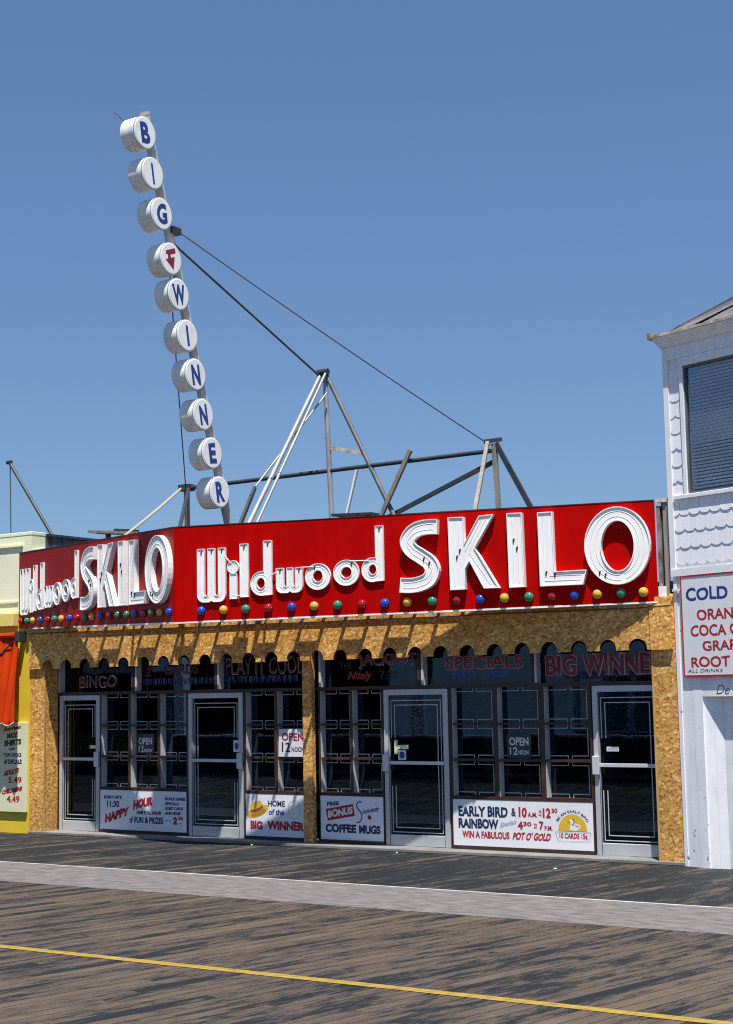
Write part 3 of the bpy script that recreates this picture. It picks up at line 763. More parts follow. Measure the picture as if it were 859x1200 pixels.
paint(P2, [rot([(4.043, 0.476), (4.105, 0.464), (4.205, 0.464), (4.266, 0.476), (4.266, 0.482), (4.205, 0.470), (4.105, 0.470), (4.043, 0.482)], hc, 0.33)], 'navy_ink', 3)
put(P2, 'HOME', (4.34, 0.502, 4.631, 0.586), 'navy_ink', bold=0.0)
put(P2, 'of the', (4.347, 0.385, 4.625, 0.471), 'blue_ink', bold=0.0, shear=0.1)
put(P2, 'BIG', (4.029, 0.181, 4.242, 0.304), 'red_ink', bold=0.035)
put(P2, 'WINNER', (4.324, 0.18, 4.955, 0.308), 'red_ink', bold=0.03)
for P in ([(4.69, 0.53), (4.74, 0.575), (4.82, 0.588), (4.87, 0.56)], [(4.87, 0.56), (4.89, 0.47), (4.86, 0.38), (4.80, 0.345), (4.74, 0.355)], [(4.71, 0.50), (4.74, 0.515), (4.77, 0.50)], [(4.80, 0.49), (4.83, 0.505), (4.86, 0.49)], [(4.76, 0.48), (4.745, 0.445), (4.775, 0.44)], [(4.71, 0.42), (4.76, 0.405), (4.83, 0.43)], [(4.70, 0.55), (4.69, 0.46), (4.71, 0.40), (4.74, 0.355)]):
    paint(P2, [stroke(catmull(P, 5), 0.006)], 'grey_ink', 0, 'sketch_line')

P3 = panel(5.232, 6.246, 'white painted panel offering FREE BONUS Souvenir COFFEE MUGS')
put(P3, 'FREE', (5.34, 0.535, 5.536, 0.59), 'navy_ink', bold=0.02, slope=0.06)
paint(P3, [[(5.316, 0.493), (5.348, 0.338), (5.79, 0.414), (5.76, 0.568)]], 'red_ink', 0, 'red_patch')
lettering('BONUS', (5.355, 0.372, 5.755, 0.475), FAC, OP + 0.0012, M['white_ink'], P3, bold=0.045, slope=0.165)
S_ = catmull([(5.905, 0.595), (5.86, 0.60), (5.822, 0.565), (5.84, 0.51), (5.885, 0.46), (5.90, 0.40), (5.87, 0.34), (5.815, 0.322)], 6)
paint(P3, [stroke(S_, 0.017)], 'blue_ink', 0, 'script_letter')
put(P3, 'ouvenir', (5.905, 0.435, 6.19, 0.505), 'blue_ink', bold=-0.005, slope=0.18, shear=0.25)
paint(P3, [ell(6.02, 0.40, 0.026, 0.03, 16)], 'red_ink', 0)
paint(P3, [ell(6.035, 0.392, 0.016, 0.022, 12)], 'electrode', 1)
put(P3, '.', (6.12, 0.57, 6.135, 0.585), 'blue_ink')
put(P3, 'COFFEE', (5.311, 0.183, 5.806, 0.30), 'navy_ink', bold=0.03)
put(P3, 'MUGS', (5.853, 0.18, 6.194, 0.296), 'navy_ink', bold=0.03)

P4 = panel(7.308, 9.272, 'longest white painted panel, EARLY BIRD & RAINBOW Specials beside a yellow half sun')
put(P4, 'EARLY BIRD', (7.387, 0.458, 8.10, 0.592), 'navy_ink', bold=0.02)
put(P4, '&', (8.15, 0.475, 8.217, 0.583), 'navy_ink', bold=0.0)
put(P4, '10', (8.255, 0.468, 8.368, 0.595), 'red_ink', bold=0.02)
put(P4, 'A.M.', (8.38, 0.472, 8.51, 0.535), 'red_ink', bold=0.01)
put(P4, 'to', (8.53, 0.488, 8.58, 0.575), 'red_ink', bold=-0.01, shear=0.1)
put(P4, '12', (8.591, 0.468, 8.70, 0.593), 'red_ink', bold=0.02)
put(P4, '30', (8.71, 0.532, 8.793, 0.591), 'red_ink', bold=0.01)
put(P4, 'RAINBOW', (7.387, 0.308, 7.965, 0.435), 'navy_ink', bold=0.025)
put(P4, 'Specials', (7.975, 0.315, 8.232, 0.395), 'pale_blue', bold=-0.01, slope=0.2, shear=0.3)
put(P4, '4', (8.237, 0.316, 8.31, 0.42), 'red_ink', bold=0.02)
put(P4, '30', (8.313, 0.36, 8.43, 0.416), 'red_ink', bold=0.01)
put(P4, 'to', (8.457, 0.333, 8.51, 0.41), 'red_ink', bold=-0.01, shear=0.1)
put(P4, '7', (8.536, 0.32, 8.598, 0.429), 'red_ink', bold=0.02)
put(P4, 'P.M.', (8.609, 0.315, 8.72, 0.375), 'red_ink', bold=0.01)
put(P4, 'WIN A FABULOUS', (7.436, 0.188, 8.115, 0.278), 'red_ink', bold=0.02)
put(P4, "POT O' GOLD", (8.157, 0.186, 8.704, 0.286), 'red_ink', bold=0.02, shear=0.25)
paint(P4, [ell(8.993, 0.319, 0.195, 0.205, 28, 0, PI)], 'yellow_ink', 0, 'half_sun')
lettering('BE AN EARLY BIRD', (0, 0, 1, 0.034), FAC, OP, M['navy_ink'], P4, bold=0.01, arc=(8.993, 0.319, 0.222, 2.1))
# the white bird on the half sun
paint(P4, [catmull([(8.955, 0.335), (8.965, 0.40), (9.02, 0.415), (9.075, 0.40), (9.10, 0.37), (9.07, 0.34), (9.03, 0.325), (8.955, 0.335)], 4)[:-1]], 'white_ink', 1, 'bird')
paint(P4, [ell(8.985, 0.435, 0.03, 0.034, 16)], 'white_ink', 2, 'bird')
paint(P4, [stroke(catmull([(8.99, 0.47), (9.015, 0.44), (9.005, 0.405), (8.99, 0.39)], 4), 0.011)], 'electrode', 3, 'bird')
paint(P4, [[(8.957, 0.44), (8.925, 0.43), (8.957, 0.42)]], 'ochre_ink', 3, 'bird')
paint(P4, [stroke([(9.03, 0.39), (9.075, 0.37)], 0.008)], 'electrode', 3, 'bird')
paint(P4, [[(8.753, 0.313), (8.79, 0.196), (9.205, 0.196), (9.24, 0.313)], [(8.760, 0.308), (9.233, 0.308), (9.201, 0.200), (8.794, 0.200)]], 'grey_ink', 3, 'box_outline')
put(P4, '10 CARDS 15\u00a2', (8.81, 0.212, 9.187, 0.295), 'red_ink', bold=0.01)

# ------------------------------------------------------------------ OPEN cards
def open_card(x0, x1, z0, z1, y, m, ink1, ink2, label, A, B, Cc):
    t = thing('open_sign', ((x0 + x1) / 2, y, z0), label, 'sign', 'OPEN cards in the arcade windows')
    MB().box(x0, x1, y, y + 0.006, z0, z1).build('card', M[m], t)
    o = -y + 0.001
    lettering('OPEN', A, FAC, o, M[ink1], t, bold=0.03)
    lettering('12', B, FAC, o, M[ink2], t, bold=0.02)
    lettering('NOON', Cc, FAC, o, M[ink2], t, bold=0.03)
open_card(1.80, 2.14, 1.207, 1.50, 0.404, 'dark_card', 'white_ink', 'white_ink', 'dark card reading OPEN 12 NOON in white, in the window right of the leftmost door', (1.837, 1.339, 2.10, 1.445), (1.837, 1.228, 1.935, 1.326), (1.945, 1.229, 2.10, 1.281))
open_card(4.534, 4.99, 1.189, 1.569, 0.272, 'card', 'maroon_ink', 'navy_ink', 'white card reading OPEN in red, beside the slim chipboard column', (4.585, 1.404, 4.96, 1.519), (4.585, 1.252, 4.73, 1.391), (4.75, 1.253, 4.97, 1.324))
open_card(8.045, 8.386, 1.187, 1.50, 0.404, 'dark_card', 'white_ink', 'white_ink', 'dark card reading OPEN 12 NOON in white, above the EARLY BIRD panel', (8.08, 1.35, 8.353, 1.456), (8.084, 1.234, 8.194, 1.331), (8.207, 1.235, 8.348, 1.295))

# ================================================================== THE RED NEON SIGN
C = (3.926, -1.236); PR = (10.352, -0.06); L0 = (-0.277, -0.012)
FF = frame(C, (PR[0] - C[0], PR[1] - C[1]))
FL = frame(L0, (C[0] - L0[0], C[1] - L0[1]))
LF = math.hypot(PR[0] - C[0], PR[1] - C[1]); LL = math.hypot(C[0] - L0[0], C[1] - L0[1])
SG = thing('neon_sign', (3.926, -1.0, 3.04), 'big red angled sign with white Wildwood SKILO channel letters and a row of coloured bulbs', 'sign')
def lerp(a, b, t): return a + (b - a) * t
def slab(F, L_, top0, top1, bot0, bot1, th, seams):
    mb = MB()
    for i in range(seams):
        t0, t1 = i / seams, (i + 1) / seams
        g0 = 0.0015 if i else 0; g1 = -0.0015 if i < seams - 1 else 0
        a0, a1 = L_ * t0 + g0, L_ * t1 + g1
        mb.hexa([F(a0, -th, lerp(bot0, bot1, t0)), F(a1, -th, lerp(bot0, bot1, t1)), F(a1, 0, lerp(bot0, bot1, t1)), F(a0, 0, lerp(bot0, bot1, t0)),
                 F(a0, -th, lerp(top0, top1, t0)), F(a1, -th, lerp(top0, top1, t1)), F(a1, 0, lerp(top0, top1, t1)), F(a0, 0, lerp(top0, top1, t0))])
    return mb
slab(FF, LF, 4.323, 4.267, 3.042, 3.068, 0.025, 4).build('front_panel', M['red'], SG)
slab(FL, LL - 0.012, 4.325, 4.324, 3.149, 3.043, 0.025, 3).build('side_panel', M['red_shade'], SG)
# metal cap and the peeling white strip under the panels
def strip(F, L_, z0, z1, o0, o1, h, n):
    mb = MB()
    for i in range(n):
        t0, t1 = i / n, (i + 1) / n
        a, b = L_ * t0, L_ * t1 - 0.004
        q0, q1 = lerp(z0, z1, t0), lerp(z0, z1, t1)
        d = random.uniform(0, 0.006)
        mb.hexa([F(a, o0, q0), F(b, o0, q1), F(b, o1, q1), F(a, o1, q0), F(a, o0, q0 + h - d), F(b, o0, q1 + h - d), F(b, o1, q1 + h - d), F(a, o1, q0 + h - d)])
    return mb
strip(FF, LF, 4.3235, 4.2675, -0.028, 0.006, 0.012, 4).build('cap_strip', M['steel_dark'], SG)
strip(FL, LL - 0.01, 4.3255, 4.3245, -0.028, 0.006, 0.012, 3).build('cap_strip', M['steel_dark'], SG)
strip(FF, LF, 3.018, 3.044, -0.05, 0.008, 0.023, 17).build('bottom_strip', M['white_enamel'], SG)
strip(FL, LL * 0.62, 3.125 - 0.0402, 3.019, -0.05, 0.008, 0.023, 9)
ls = MB()
for a0, a1 in ((0.45, 0.78), (1.05, 1.32), (1.7, 2.9), (2.95, 4.36)):
    zz = lambda a: lerp(3.149, 3.043, a / LL) - 0.024
    ls.hexa([FL(a0, -0.05, zz(a0)), FL(a1, -0.05, zz(a1)), FL(a1, 0.008, zz(a1)), FL(a0, 0.008, zz(a0)), FL(a0, -0.05, zz(a0) + 0.022), FL(a1, -0.05, zz(a1) + 0.022), FL(a1, 0.008, zz(a1) + 0.022), FL(a0, 0.008, zz(a0) + 0.022)])
ls.build('bottom_strip', M['white_enamel'], SG)

# --- letters (2-D loops in the front panel's own metres)
def uu(bars, top, zb, tb, Rr):
    (a0, a1), (b0, b1), (c0, c1) = bars
    bm = (b0 + b1) / 2
    o = [(a0, top), (a0, zb + Rr)]
    o += ell(a0 + Rr, zb + Rr, Rr, Rr, 8, PI, 1.5 * PI)[1:]
    o += [(bm - 0.03, zb), (bm, zb + 0.022), (bm + 0.03, zb)]
    o += ell(c1 - Rr, zb + Rr, Rr, Rr, 8, 1.5 * PI, 2 * PI)
    o += [(c1, top), (c0, top)]
    r2 = (c0 - b1) / 2
    o += ell(b1 + r2, zb + tb + r2, r2, r2, 6, 0, -PI)
    o += [(b1, top), (b0, top)]
    r1 = (b0 - a1) / 2
    o += ell(a1 + r1, zb + tb + r1, r1, r1, 6, 0, -PI)
    o += [(a1, top)]
    return o
def dd(bx0, bx1, z0, z1, cx, cz, rx, rz, hx, hz, hrx, hrz):
    q = math.acos((bx0 - cx) / rx)
    o = [(bx1, z0), (bx1, z1), (bx0, z1)]
    o += ell(cx, cz, rx, rz, 24, q, 2 * PI - q)
    return [o, ell(hx, hz, hrx, hrz, 20)]
S_center = catmull([(3.812, 4.105), (3.64, 4.108), (3.49, 4.065), (3.402, 3.95), (3.455, 3.835), (3.58, 3.745), (3.69, 3.66), (3.732, 3.555), (3.675, 3.445), (3.55, 3.395), (3.42, 3.382), (3.298, 3.392)], 5)
Wb = [(0.365, 0.475), (0.523, 0.632), (0.682, 0.792)]
wb = [(1.538, 1.650), (1.692, 1.785), (1.815, 1.920)]
LET = [
 ([uu(Wb, 4.005, 3.285, 0.085, 0.10)], [[(0.425, 3.93), (0.425, 3.40), (0.455, 3.35), (0.50, 3.34), (0.545, 3.36), (0.580, 3.41), (0.580, 3.93)], [(0.735, 3.93), (0.735, 3.42), (0.70, 3.35), (0.655, 3.345), (0.61, 3.38)]]),
 ([[(0.854, 3.315), (0.962, 3.315), (0.962, 3.652), (0.854, 3.652)]], [[(0.895, 3.62), (0.895, 3.36), (0.93, 3.36), (0.93, 3.62)]]),
 ([ell(0.905, 3.74, 0.085, 0.087, 24)], [ell(0.905, 3.74, 0.05, 0.05, 14)]),
 ([[(1.006, 3.333), (1.130, 3.333), (1.130, 4.041), (1.006, 4.041)]], [[(1.068, 3.97), (1.068, 3.37)]]),
 (dd(1.354, 1.477, 3.350, 4.064, 1.330, 3.503, 0.167, 0.163, 1.315, 3.507, 0.060, 0.071), [[(1.416, 3.99), (1.416, 3.40)], ell(1.310, 3.505, 0.115, 0.115, 20, 0.6, 5.6)]),
 ([uu(wb, 3.692, 3.362, 0.085, 0.09)], [[(1.594, 3.63), (1.594, 3.45), (1.66, 3.405), (1.735, 3.46), (1.738, 3.63)], [(1.868, 3.63), (1.868, 3.45), (1.80, 3.405), (1.75, 3.45)]]),
 ([ell(2.138, 3.556, 0.180, 0.172, 32), ell(2.138, 3.563, 0.070, 0.075, 20)], [ell(2.138, 3.56, 0.125, 0.124, 24, 0.5, 6.6)]),
 ([ell(2.540, 3.587, 0.181, 0.167, 32), ell(2.542, 3.593, 0.075, 0.070, 20)], [ell(2.540, 3.59, 0.128, 0.12, 24, 0.5, 6.6)]),
 (dd(2.948, 3.060, 3.463, 4.168, 2.905, 3.609, 0.150, 0.158, 2.907, 3.612, 0.053, 0.064), [[(3.004, 4.10), (3.004, 3.51)], ell(2.90, 3.61, 0.10, 0.11, 20, 0.6, 5.6)]),
 ([stroke(S_center, 0.188)], [[(p[0], p[1] + 0.035) for p in S_center[2:-2]], [(p[0], p[1] - 0.035) for p in S_center[2:-2]]]),
 ([[(3.955, 4.212), (3.966, 3.300), (4.162, 3.302), (4.168, 3.560), (4.225, 3.650), (4.405, 3.302), (4.602, 3.302), (4.300, 3.815), (4.556, 4.217), (4.362, 4.207), (4.164, 3.870), (4.160, 4.206)]],
  [[(4.03, 4.16), (4.035, 3.35)], [(4.09, 4.16), (4.095, 3.35)], [(4.46, 4.17), (4.22, 3.76), (4.50, 3.34)], [(4.40, 4.17), (4.17, 3.77)]]),
 ([[(4.722, 4.216), (4.731, 3.297), (4.930, 3.299), (4.915, 4.213)]], [[(4.79, 4.16), (4.795, 3.345)], [(4.855, 4.16), (4.86, 3.345)]]),
 ([[(5.113, 4.201), (5.122, 3.296), (5.657, 3.297), (5.705, 3.475), (5.310, 3.470), (5.301, 4.203)]], [[(5.18, 4.15), (5.185, 3.36), (5.62, 3.36)], [(5.24, 4.15), (5.245, 3.42), (5.64, 3.42)]]),
 ([ell(6.085, 3.746, 0.398, 0.468, 40), ell(6.090, 3.742, 0.198, 0.300, 36)], [ell(6.087, 3.744, 0.33, 0.415, 32, -1.3, 4.8), ell(6.087, 3.744, 0.265, 0.352, 32, -1.3, 4.8)]),
]
ELEC = {0: [(0.425, 3.945), (0.580, 3.955), (0.735, 3.96)], 3: [(1.068, 3.985)], 4: [(1.416, 4.01)], 8: [(3.004, 4.115)], 6: [(2.09, 3.665)], 7: [(2.61, 3.685)], 5: [(1.594, 3.645), (1.868, 3.645)],
        10: [(4.10, 3.78), (4.06, 3.70)], 11: [(4.80, 3.87), (4.84, 3.77)], 12: [(5.20, 3.45), (5.31, 3.43)], 13: [(5.86, 3.42), (5.93, 3.39)], 9: [(3.62, 3.70), (3.69, 3.64)]}
DEP = 0.085
def put_letters(F, mapf):
    for i, (loops, tubes) in enumerate(LET):
        lp = [[mapf(p, i) for p in l] for l in loops]
        big = i >= 9
        dep = DEP if big else 0.036
        o = trough(lp, F, 0.001, dep, 0.011 if big else 0.007, 0.014 if big else 0.010).build('channel_letter', M['white_enamel'], SG, recalc=False)
        mb = MB()
        for t in tubes:
            mb.tube([F(*(lambda q: (q[0], dep - (0.0125 if big else 0.0085), q[1]))(mapf(p, i))) for p in t], 0.004 if big else 0.0032, 6)
        mb.build('neon_tube', M['tube'], o, smooth=True)
        for p in ELEC.get(i, []):
            q = mapf(p, i)
            MB().tube([F(q[0], dep - 0.010, q[1] - 0.024), F(q[0], dep - 0.004, q[1] + 0.008), F(q[0] + 0.012, dep - 0.010, q[1] + 0.028)], 0.009, 6).build('electrode', M['electrode'], o)
put_letters(FF, lambda p, i: p)
put_letters(FL, lambda p, i: (4.35 - 0.73 * (6.482 - p[0]), p[1] + 0.03) if i >= 9 else (1.85 - 0.649 * (3.06 - p[0]), p[1] + 0.055))
# glass jumpers between the small letters
for a, b in (((0.785, 3.90), (0.875, 3.79)), ((1.476, 3.605), (1.550, 3.640)), ((1.915, 3.685), (2.08, 3.685)), ((2.60, 3.735), (2.86, 3.728)), ((0.955, 3.355), (1.02, 3.357))):
    MB().tube([FF(a[0], 0.032, a[1]), FF((a[0] + b[0]) / 2, 0.042, (a[1] + b[1]) / 2), FF(b[0], 0.032, b[1])], 0.008, 6).build('neon_jumper', M['tube'], SG)
# bulbs
fb = [0.416, 0.747, 1.079, 1.414, 1.749, 2.071, 2.402, 2.744, 3.058, 3.365, 3.698, 4.03, 4.335, 4.645, 4.956, 5.25, 5.528, 5.811, 6.098, 6.367]
fc = 'bygRbygrbygrbygrbygy'
lb = [0.103, 0.296, 0.479, 0.712, 0.945, 1.146, 1.351, 1.589, 1.82, 2.026, 2.237, 2.474, 2.723, 2.943, 3.177, 3.394, 3.62, 3.822, 4.029, 4.257]
lc = 'rgybrgybrgybrggbrgyb'
BM = {'b': 'bulb_blue', 'y': 'bulb_yellow', 'g': 'bulb_green', 'r': 'bulb_red', 'R': 'bulb_red'}
BLAB = {'b': 'blue bulb', 'y': 'yellow bulb', 'g': 'green bulb', 'r': 'red bulb', 'R': 'red bulb'}
def bulb(F, a, z, col, r):
    prof = [(r * 0.98, 0.001)] + [(r * math.cos(t), 0.012 + r * 0.85 * math.sin(t)) for t in [PI / 2 * k / 7 for k in range(8)]]
    o = MB().lathe(F(a, 0, z), F(a, 1, z) - F(a, 0, z), prof, 18).build('bulb', M[BM[col]], SG, smooth=True)
    o['label'] = BLAB[col]
    return o
for a, c in zip(fb, fc): bulb(FF, a, 3.178, c, 0.060)
for a, c in zip(lb, lc): bulb(FL, a, lerp(3.255, 3.185, a / LL), c, 0.054)
# the timber framing that holds the sign off the building: sloping braces and blocking
def back_d(X):
    if X < C[0]: return -lerp(L0[1], C[1], (X - L0[0]) / (C[0] - L0[0]))
    return -lerp(C[1], PR[1], (X - C[0]) / (PR[0] - C[0]))
X = 0.55; k = 0
while X < 9.9:
    d = back_d(X) - 0.10
    if d > 0.12:
        a = min(d, 0.80)
        MB().beam((X, -0.062, 3.15), (X, -a, 3.15 + 1.25 * (a - 0.062)), 0.036, 0.036).build('brace', M['old_wood'], SG)
        if k % 2 and d > 0.4:
            MB().box(X + 0.0185, X + 0.3415, -0.260, -0.240, 3.255, 3.40).build('blocking', M['old_wood'], SG)
    X += 0.36; k += 1
MB().beam(FF(0.05, -0.08, 3.25), FF(LF - 0.5, -0.08, 3.2), 0.05, 0.09).build('rail', M['old_wood'], SG)
MB().beam(FL(0.5, -0.08, 3.35), FL(LL - 0.1, -0.08, 3.25), 0.05, 0.09).build('rail', M['old_wood'], SG)

# weathered boards closing the gap between the sign and the white house
TG = thing('timber_upright', (10.43, 0.1, 3.13), 'narrow weathered boards and posts between the red sign and the white house', 'timber frame')
MB().box(10.36, 10.40, -0.02, 0.05, 3.13, 4.20).build('board', mat('patchy_old_board', (0.45, 0.40, 0.34), 0.9, scale=5, c2=(0.10, 0.09, 0.09), stretch=(1, 1, 0.6)), TG)
MB().box(10.408, 10.432, 0.02, 0.09, 3.125, 4.24).build('post', M['steel_dark'], TG)
MB().box(10.436, 10.475, -0.01, 0.06, 3.125, 4.24).build('post', M['old_wood'], TG)
MB().box(10.365, 10.485, -0.04, 0.06, 4.2405, 4.29).build('cross_piece', M['rust'], TG)
b = MB().box(10.36, 10.455, -0.05, -0.022, 3.121, 3.24).build('white_plate', M['white_enamel'], TG)

# ================================================================== THE TALL DRUM SIGN
TP = thing('tower_sign', (4.4, -0.6, 3.3), 'tall leaning grey pole with ten white drums spelling BIG WINNER', 'sign')
TX = 4.4
p0 = Vector((TX, -0.54, 4.05)); p1 = Vector((TX, -2.389, 9.686))
pd = (p1 - p0).normalized()
def pole_y(z): return p0.y + (p1.y - p0.y) * (z - p0.z) / (p1.z - p0.z)
MB().tube([p0, p1], 0.065, 14).lathe(p1, pd, [(0.07, -0.03), (0.07, 0.01)], 14).build('pole', M['pole_grey'], TP, smooth=True)
MB().box(TX - 0.13, TX + 0.13, -0.67, -0.41, 4.0, 4.05).box(TX - 0.05, TX + 0.05, -0.59, -0.49, 3.302, 4.0).build('base', M['steel_dark'], TP)
LETS = ['B', 'I', 'G', '>', 'W', 'I', 'N', 'N', 'E', 'R']
DR = [(-2.505, 9.355), (-2.355, 8.852), (-2.177, 8.351), (-1.992, 7.787), (-1.839, 7.339), (-1.661, 6.814), (-1.494, 6.316), (-1.337, 5.797), (-1.151, 5.293), (-0.992, 4.78)]
fy = Vector((0, pd.z, -pd.y)).normalized()       # across the pole, in the drum face
if fy.y < 0: fy = -fy
tilt = 0.55                                        # letters lean part of the way with the pole
for ch, (y, z) in zip(LETS, DR):
    c = Vector((TX, y, z)); rd = 0.218; hl = 0.122
    prof = [(rd - 0.012, -hl), (rd, -hl + 0.006), (rd, hl - 0.006), (rd - 0.012, hl)]
    d = MB().lathe(c, (1, 0, 0), prof, 40).build('drum', M['white_drum'], TP, smooth=True)
    MB().lathe(c, (1, 0, 0), [(rd - 0.022, hl + 0.0005), (rd - 0.022, hl + 0.003)], 40).build('face', M['white_enamel'], d)
    MB().lathe(c, (-1, 0, 0), [(rd - 0.022, hl + 0.0005), (rd - 0.022, hl + 0.003)], 40).build('face', M['white_enamel'], d)
    rim = MB().lathe(c, (1, 0, 0), [(rd + 0.002, hl - 0.012), (rd + 0.002, hl - 0.004)], 40).build('rim', M['galv'], d)
    up2 = (Vector((0, 0, 1)) * (1 - tilt) + pd * tilt).normalized()
    ac2 = Vector((0, up2.z, -up2.y))
    for sx in (1, -1):
        def DF(a, o, zz, c=c, sx=sx): return c + Vector((sx * (hl + 0.0045 + o), 0, 0)) + ac2 * (a * sx) + up2 * zz
        if ch == '>':
            arrow = [(-0.095, 0.055), (-0.095, 0.105), (0.095, 0.145), (0.105, 0.08), (-0.012, 0.055), (-0.002, 0.012), (0.075, 0.028), (0.022, -0.145), (-0.115, -0.012), (-0.062, -0.002), (-0.062, 0.062)]
            MB().fill([arrow], DF, 0.0).build('letter', M['maroon_ink'], d, recalc=False)
        else:
            wch = {'I': 0.020, 'W': 0.125, 'N': 0.085, 'G': 0.10, 'B': 0.085, 'E': 0.075, 'R': 0.088}[ch]
            lettering(ch, (-wch, -0.142, wch, 0.142), DF, 0.0, M['blue_ink'], d, bold=0.045 if ch != 'I' else 0.0, name='letter')
    q = Vector((TX, pole_y(z), z))
    MB().beam(c + (q - c).normalized() * (rd - 0.02), q, 0.05, 0.04).build('bracket', M['steel_dark'], TP)
MB().box(TX, TX + 0.10, -1.93, -1.75, 8.17, 8.26).build('clamp', M['steel_dark'], TP)
def sag(a, b, s=0.0, n=10):
    a, b = Vector(a), Vector(b)
    return [a.lerp(b, i / n) - Vector((0, 0, s * 4 * (i / n) * (1 - i / n))) for i in range(n + 1)]
MB().tube(sag((TX + 0.08, -1.77, 8.21), (7.36, 1.46, 5.44), 0.03), 0.009, 6).build('guy_cable', M['cable'], TP)
MB().tube(sag((TX + 0.05, -1.84, 8.03), (4.50, 1.42, 6.80), 0.0), 0.016, 6).build('guy_cable', M['cable'], TP)
MB().tube(sag((TX - 0.10, -1.76, 7.69), (1.87, 1.48, 5.33), 0.0), 0.009, 6).build('guy_cable', M['cable'], TP)
MB().tube(sag((TX - 0.10, -2.60, 9.46), (TX - 0.16, -2.79, 9.60), -0.02, 4), 0.005, 5).build('wire_end', M['cable'], TP)

# ================================================================== ROOF FRAME OF PIPES
RF = thing('roof_truss', (4.6, 1.5, 3.3), 'rooftop frame of grey pipes and timber props bracing the drum sign pole', 'truss')
ZRF = 3.302
def pipe(a, b, r, m, name): return MB().tube([a, b], r, 10).build(name, M[m], RF, smooth=True)
Y = 1.5
pipe((4.564, Y, 6.85), (4.70, Y, ZRF), 0.040, 'galv', 'post')
pipe((4.58, Y, 6.82), (6.40, Y, ZRF), 0.034, 'grey_steel', 'leg')
pipe((4.50, Y - 0.03, 6.80), (4.83, -0.90, 4.16), 0.034, 'galv', 'leg')
pipe((4.62, Y - 0.06, 6.82), (4.98, -0.88, 4.20), 0.020, 'galv', 'leg')
pipe((4.66, Y - 0.1, 6.50), (4.40, -0.05, 4.95), 0.015, 'galv', 'leg')
MB().beam((4.40, -0.05, 4.95), (4.66, -0.84, 4.18), 0.04, 0.06).build('leg', M['steel_dark'], RF)
MB().lathe((4.53, Y - 0.04, 6.84), (1, 0, 0), [(0.05, -0.07), (0.05, 0.12)], 8).build('joint', M['steel_dark'], RF)
MB().beam((4.655, Y, 5.677), (5.21, Y, 5.557), 0.045, 0.06).build('tie', M['rust'], RF)
pipe((1.80, Y, 5.322), (7.40, Y, 5.365), 0.032, 'steel_dark', 'rail')
MB().beam((1.872, Y, 5.36), (1.90, Y, ZRF), 0.065, 0.065).build('post', M['old_wood'], RF)
MB().box(1.76, 1.98, Y - 0.08, Y + 0.08, 5.28, 5.38).build('joint', M['steel_dark'], RF)
pipe((1.95, Y - 0.05, 5.30), (3.75, -0.95, 4.25), 0.030, 'steel_dark', 'leg')
MB().beam((7.40, Y, 5.46), (7.50, Y, ZRF), 0.06, 0.06).build('post', M['old_wood'], RF)
MB().beam((7.43, Y, 5.46), (8.60, Y, ZRF), 0.05, 0.065).build('leg', M['steel_dark'], RF)
MB().beam((7.34, Y - 0.08, 5.47), (8.05, -0.32, 4.24), 0.05, 0.055).build('leg', M['old_wood'], RF)
MB().beam((7.40, Y + 0.06, 5.235), (5.20, Y + 0.06, 4.43), 0.045, 0.06).build('leg', M['steel_dark'], RF)
MB().beam((6.08, Y - 0.07, 5.50), (5.00, Y - 0.07, 3.60), 0.05, 0.06).build('prop', M['old_wood'], RF)
MB().beam((5.15, Y - 0.06, 5.30), (4.62, Y - 0.06, 3.50), 0.045, 0.03).build('prop', M['white_enamel'], RF)
MB().beam((7.28, Y - 0.08, 5.49), (7.50, Y + 0.05, 5.52), 0.06, 0.05).build('joint', M['steel_dark'], RF)
MB().tube(sag((1.80, Y - 0.04, 5.33), (2.55, -0.72, 4.34), 0.02), 0.020, 6).build('rope', M['rope'], RF)

PK = thing('roof_plank', (1.07, 0.8, 3.3), 'grey weathered planks on trestles on the arcade roof, above the side of the red sign', 'plank')
MB().beam((0.574, 0.8, 4.66), (1.62, 0.8, 4.56), 0.35, 0.04).build('plank', M['old_wood'], PK)
MB().beam((1.0, 0.86, 4.665), (1.35, 0.86, 4.63), 0.2, 0.04).build('plank', M['steel_dark'], PK)
for xx, zz in ((0.85, 4.61), (1.45, 4.55)): MB().box(xx - 0.03, xx + 0.03, 0.77, 0.83, 3.302, zz).build('trestle', M['steel_dark'], PK)
PK2 = thing('roof_plank', (5.52, 0.8, 3.3), 'thin dark plank on trestles on the roof, behind the word Wildwood', 'plank')
MB().beam((5.184, 0.8, 4.565), (5.862, 0.8, 4.535), 0.2, 0.035).build('plank', M['steel_dark'], PK2)
for xx in (5.30, 5.75): MB().box(xx - 0.03, xx + 0.03, 0.77, 0.83, 3.302, 4.53).build('trestle', M['steel_dark'], PK2)

# ================================================================== YELLOW SHOP ON THE LEFT
YB = thing('yellow_shop', (-3.0, 0.5, 0), 'yellow shop with a pale green upper storey and an orange canvas awning', 'shop')
MB().box(-9.0, -0.025, 0.0, 9.0, 0.0, 3.16).build('wall', M['yellow_wall'], YB)
MB().box(-9.0, -0.295, -0.12, 0.0, 3.18, 3.385).build('cornice', M['yellow_trim'], YB, bevel=0.008)
MB().box(-9.0, -0.025, 0.001, 9.0, 3.161, 3.40).build('frieze', M['yellow_wall'], YB)
up_ = MB().box(-9.0, -0.024, 0.002, 0.30, 3.401, 4.60).build('upper_wall', M['pale_green'], YB)
MB().box(-9.0, -0.018, -0.004, 0.31, 4.601, 4.655).build('coping', M['pale_green'], YB, bevel=0.006)
MB().box(-9.0, -0.20, -0.03, 0.001, 4.43, 4.462).build('moulding', M['pale_green'], YB)
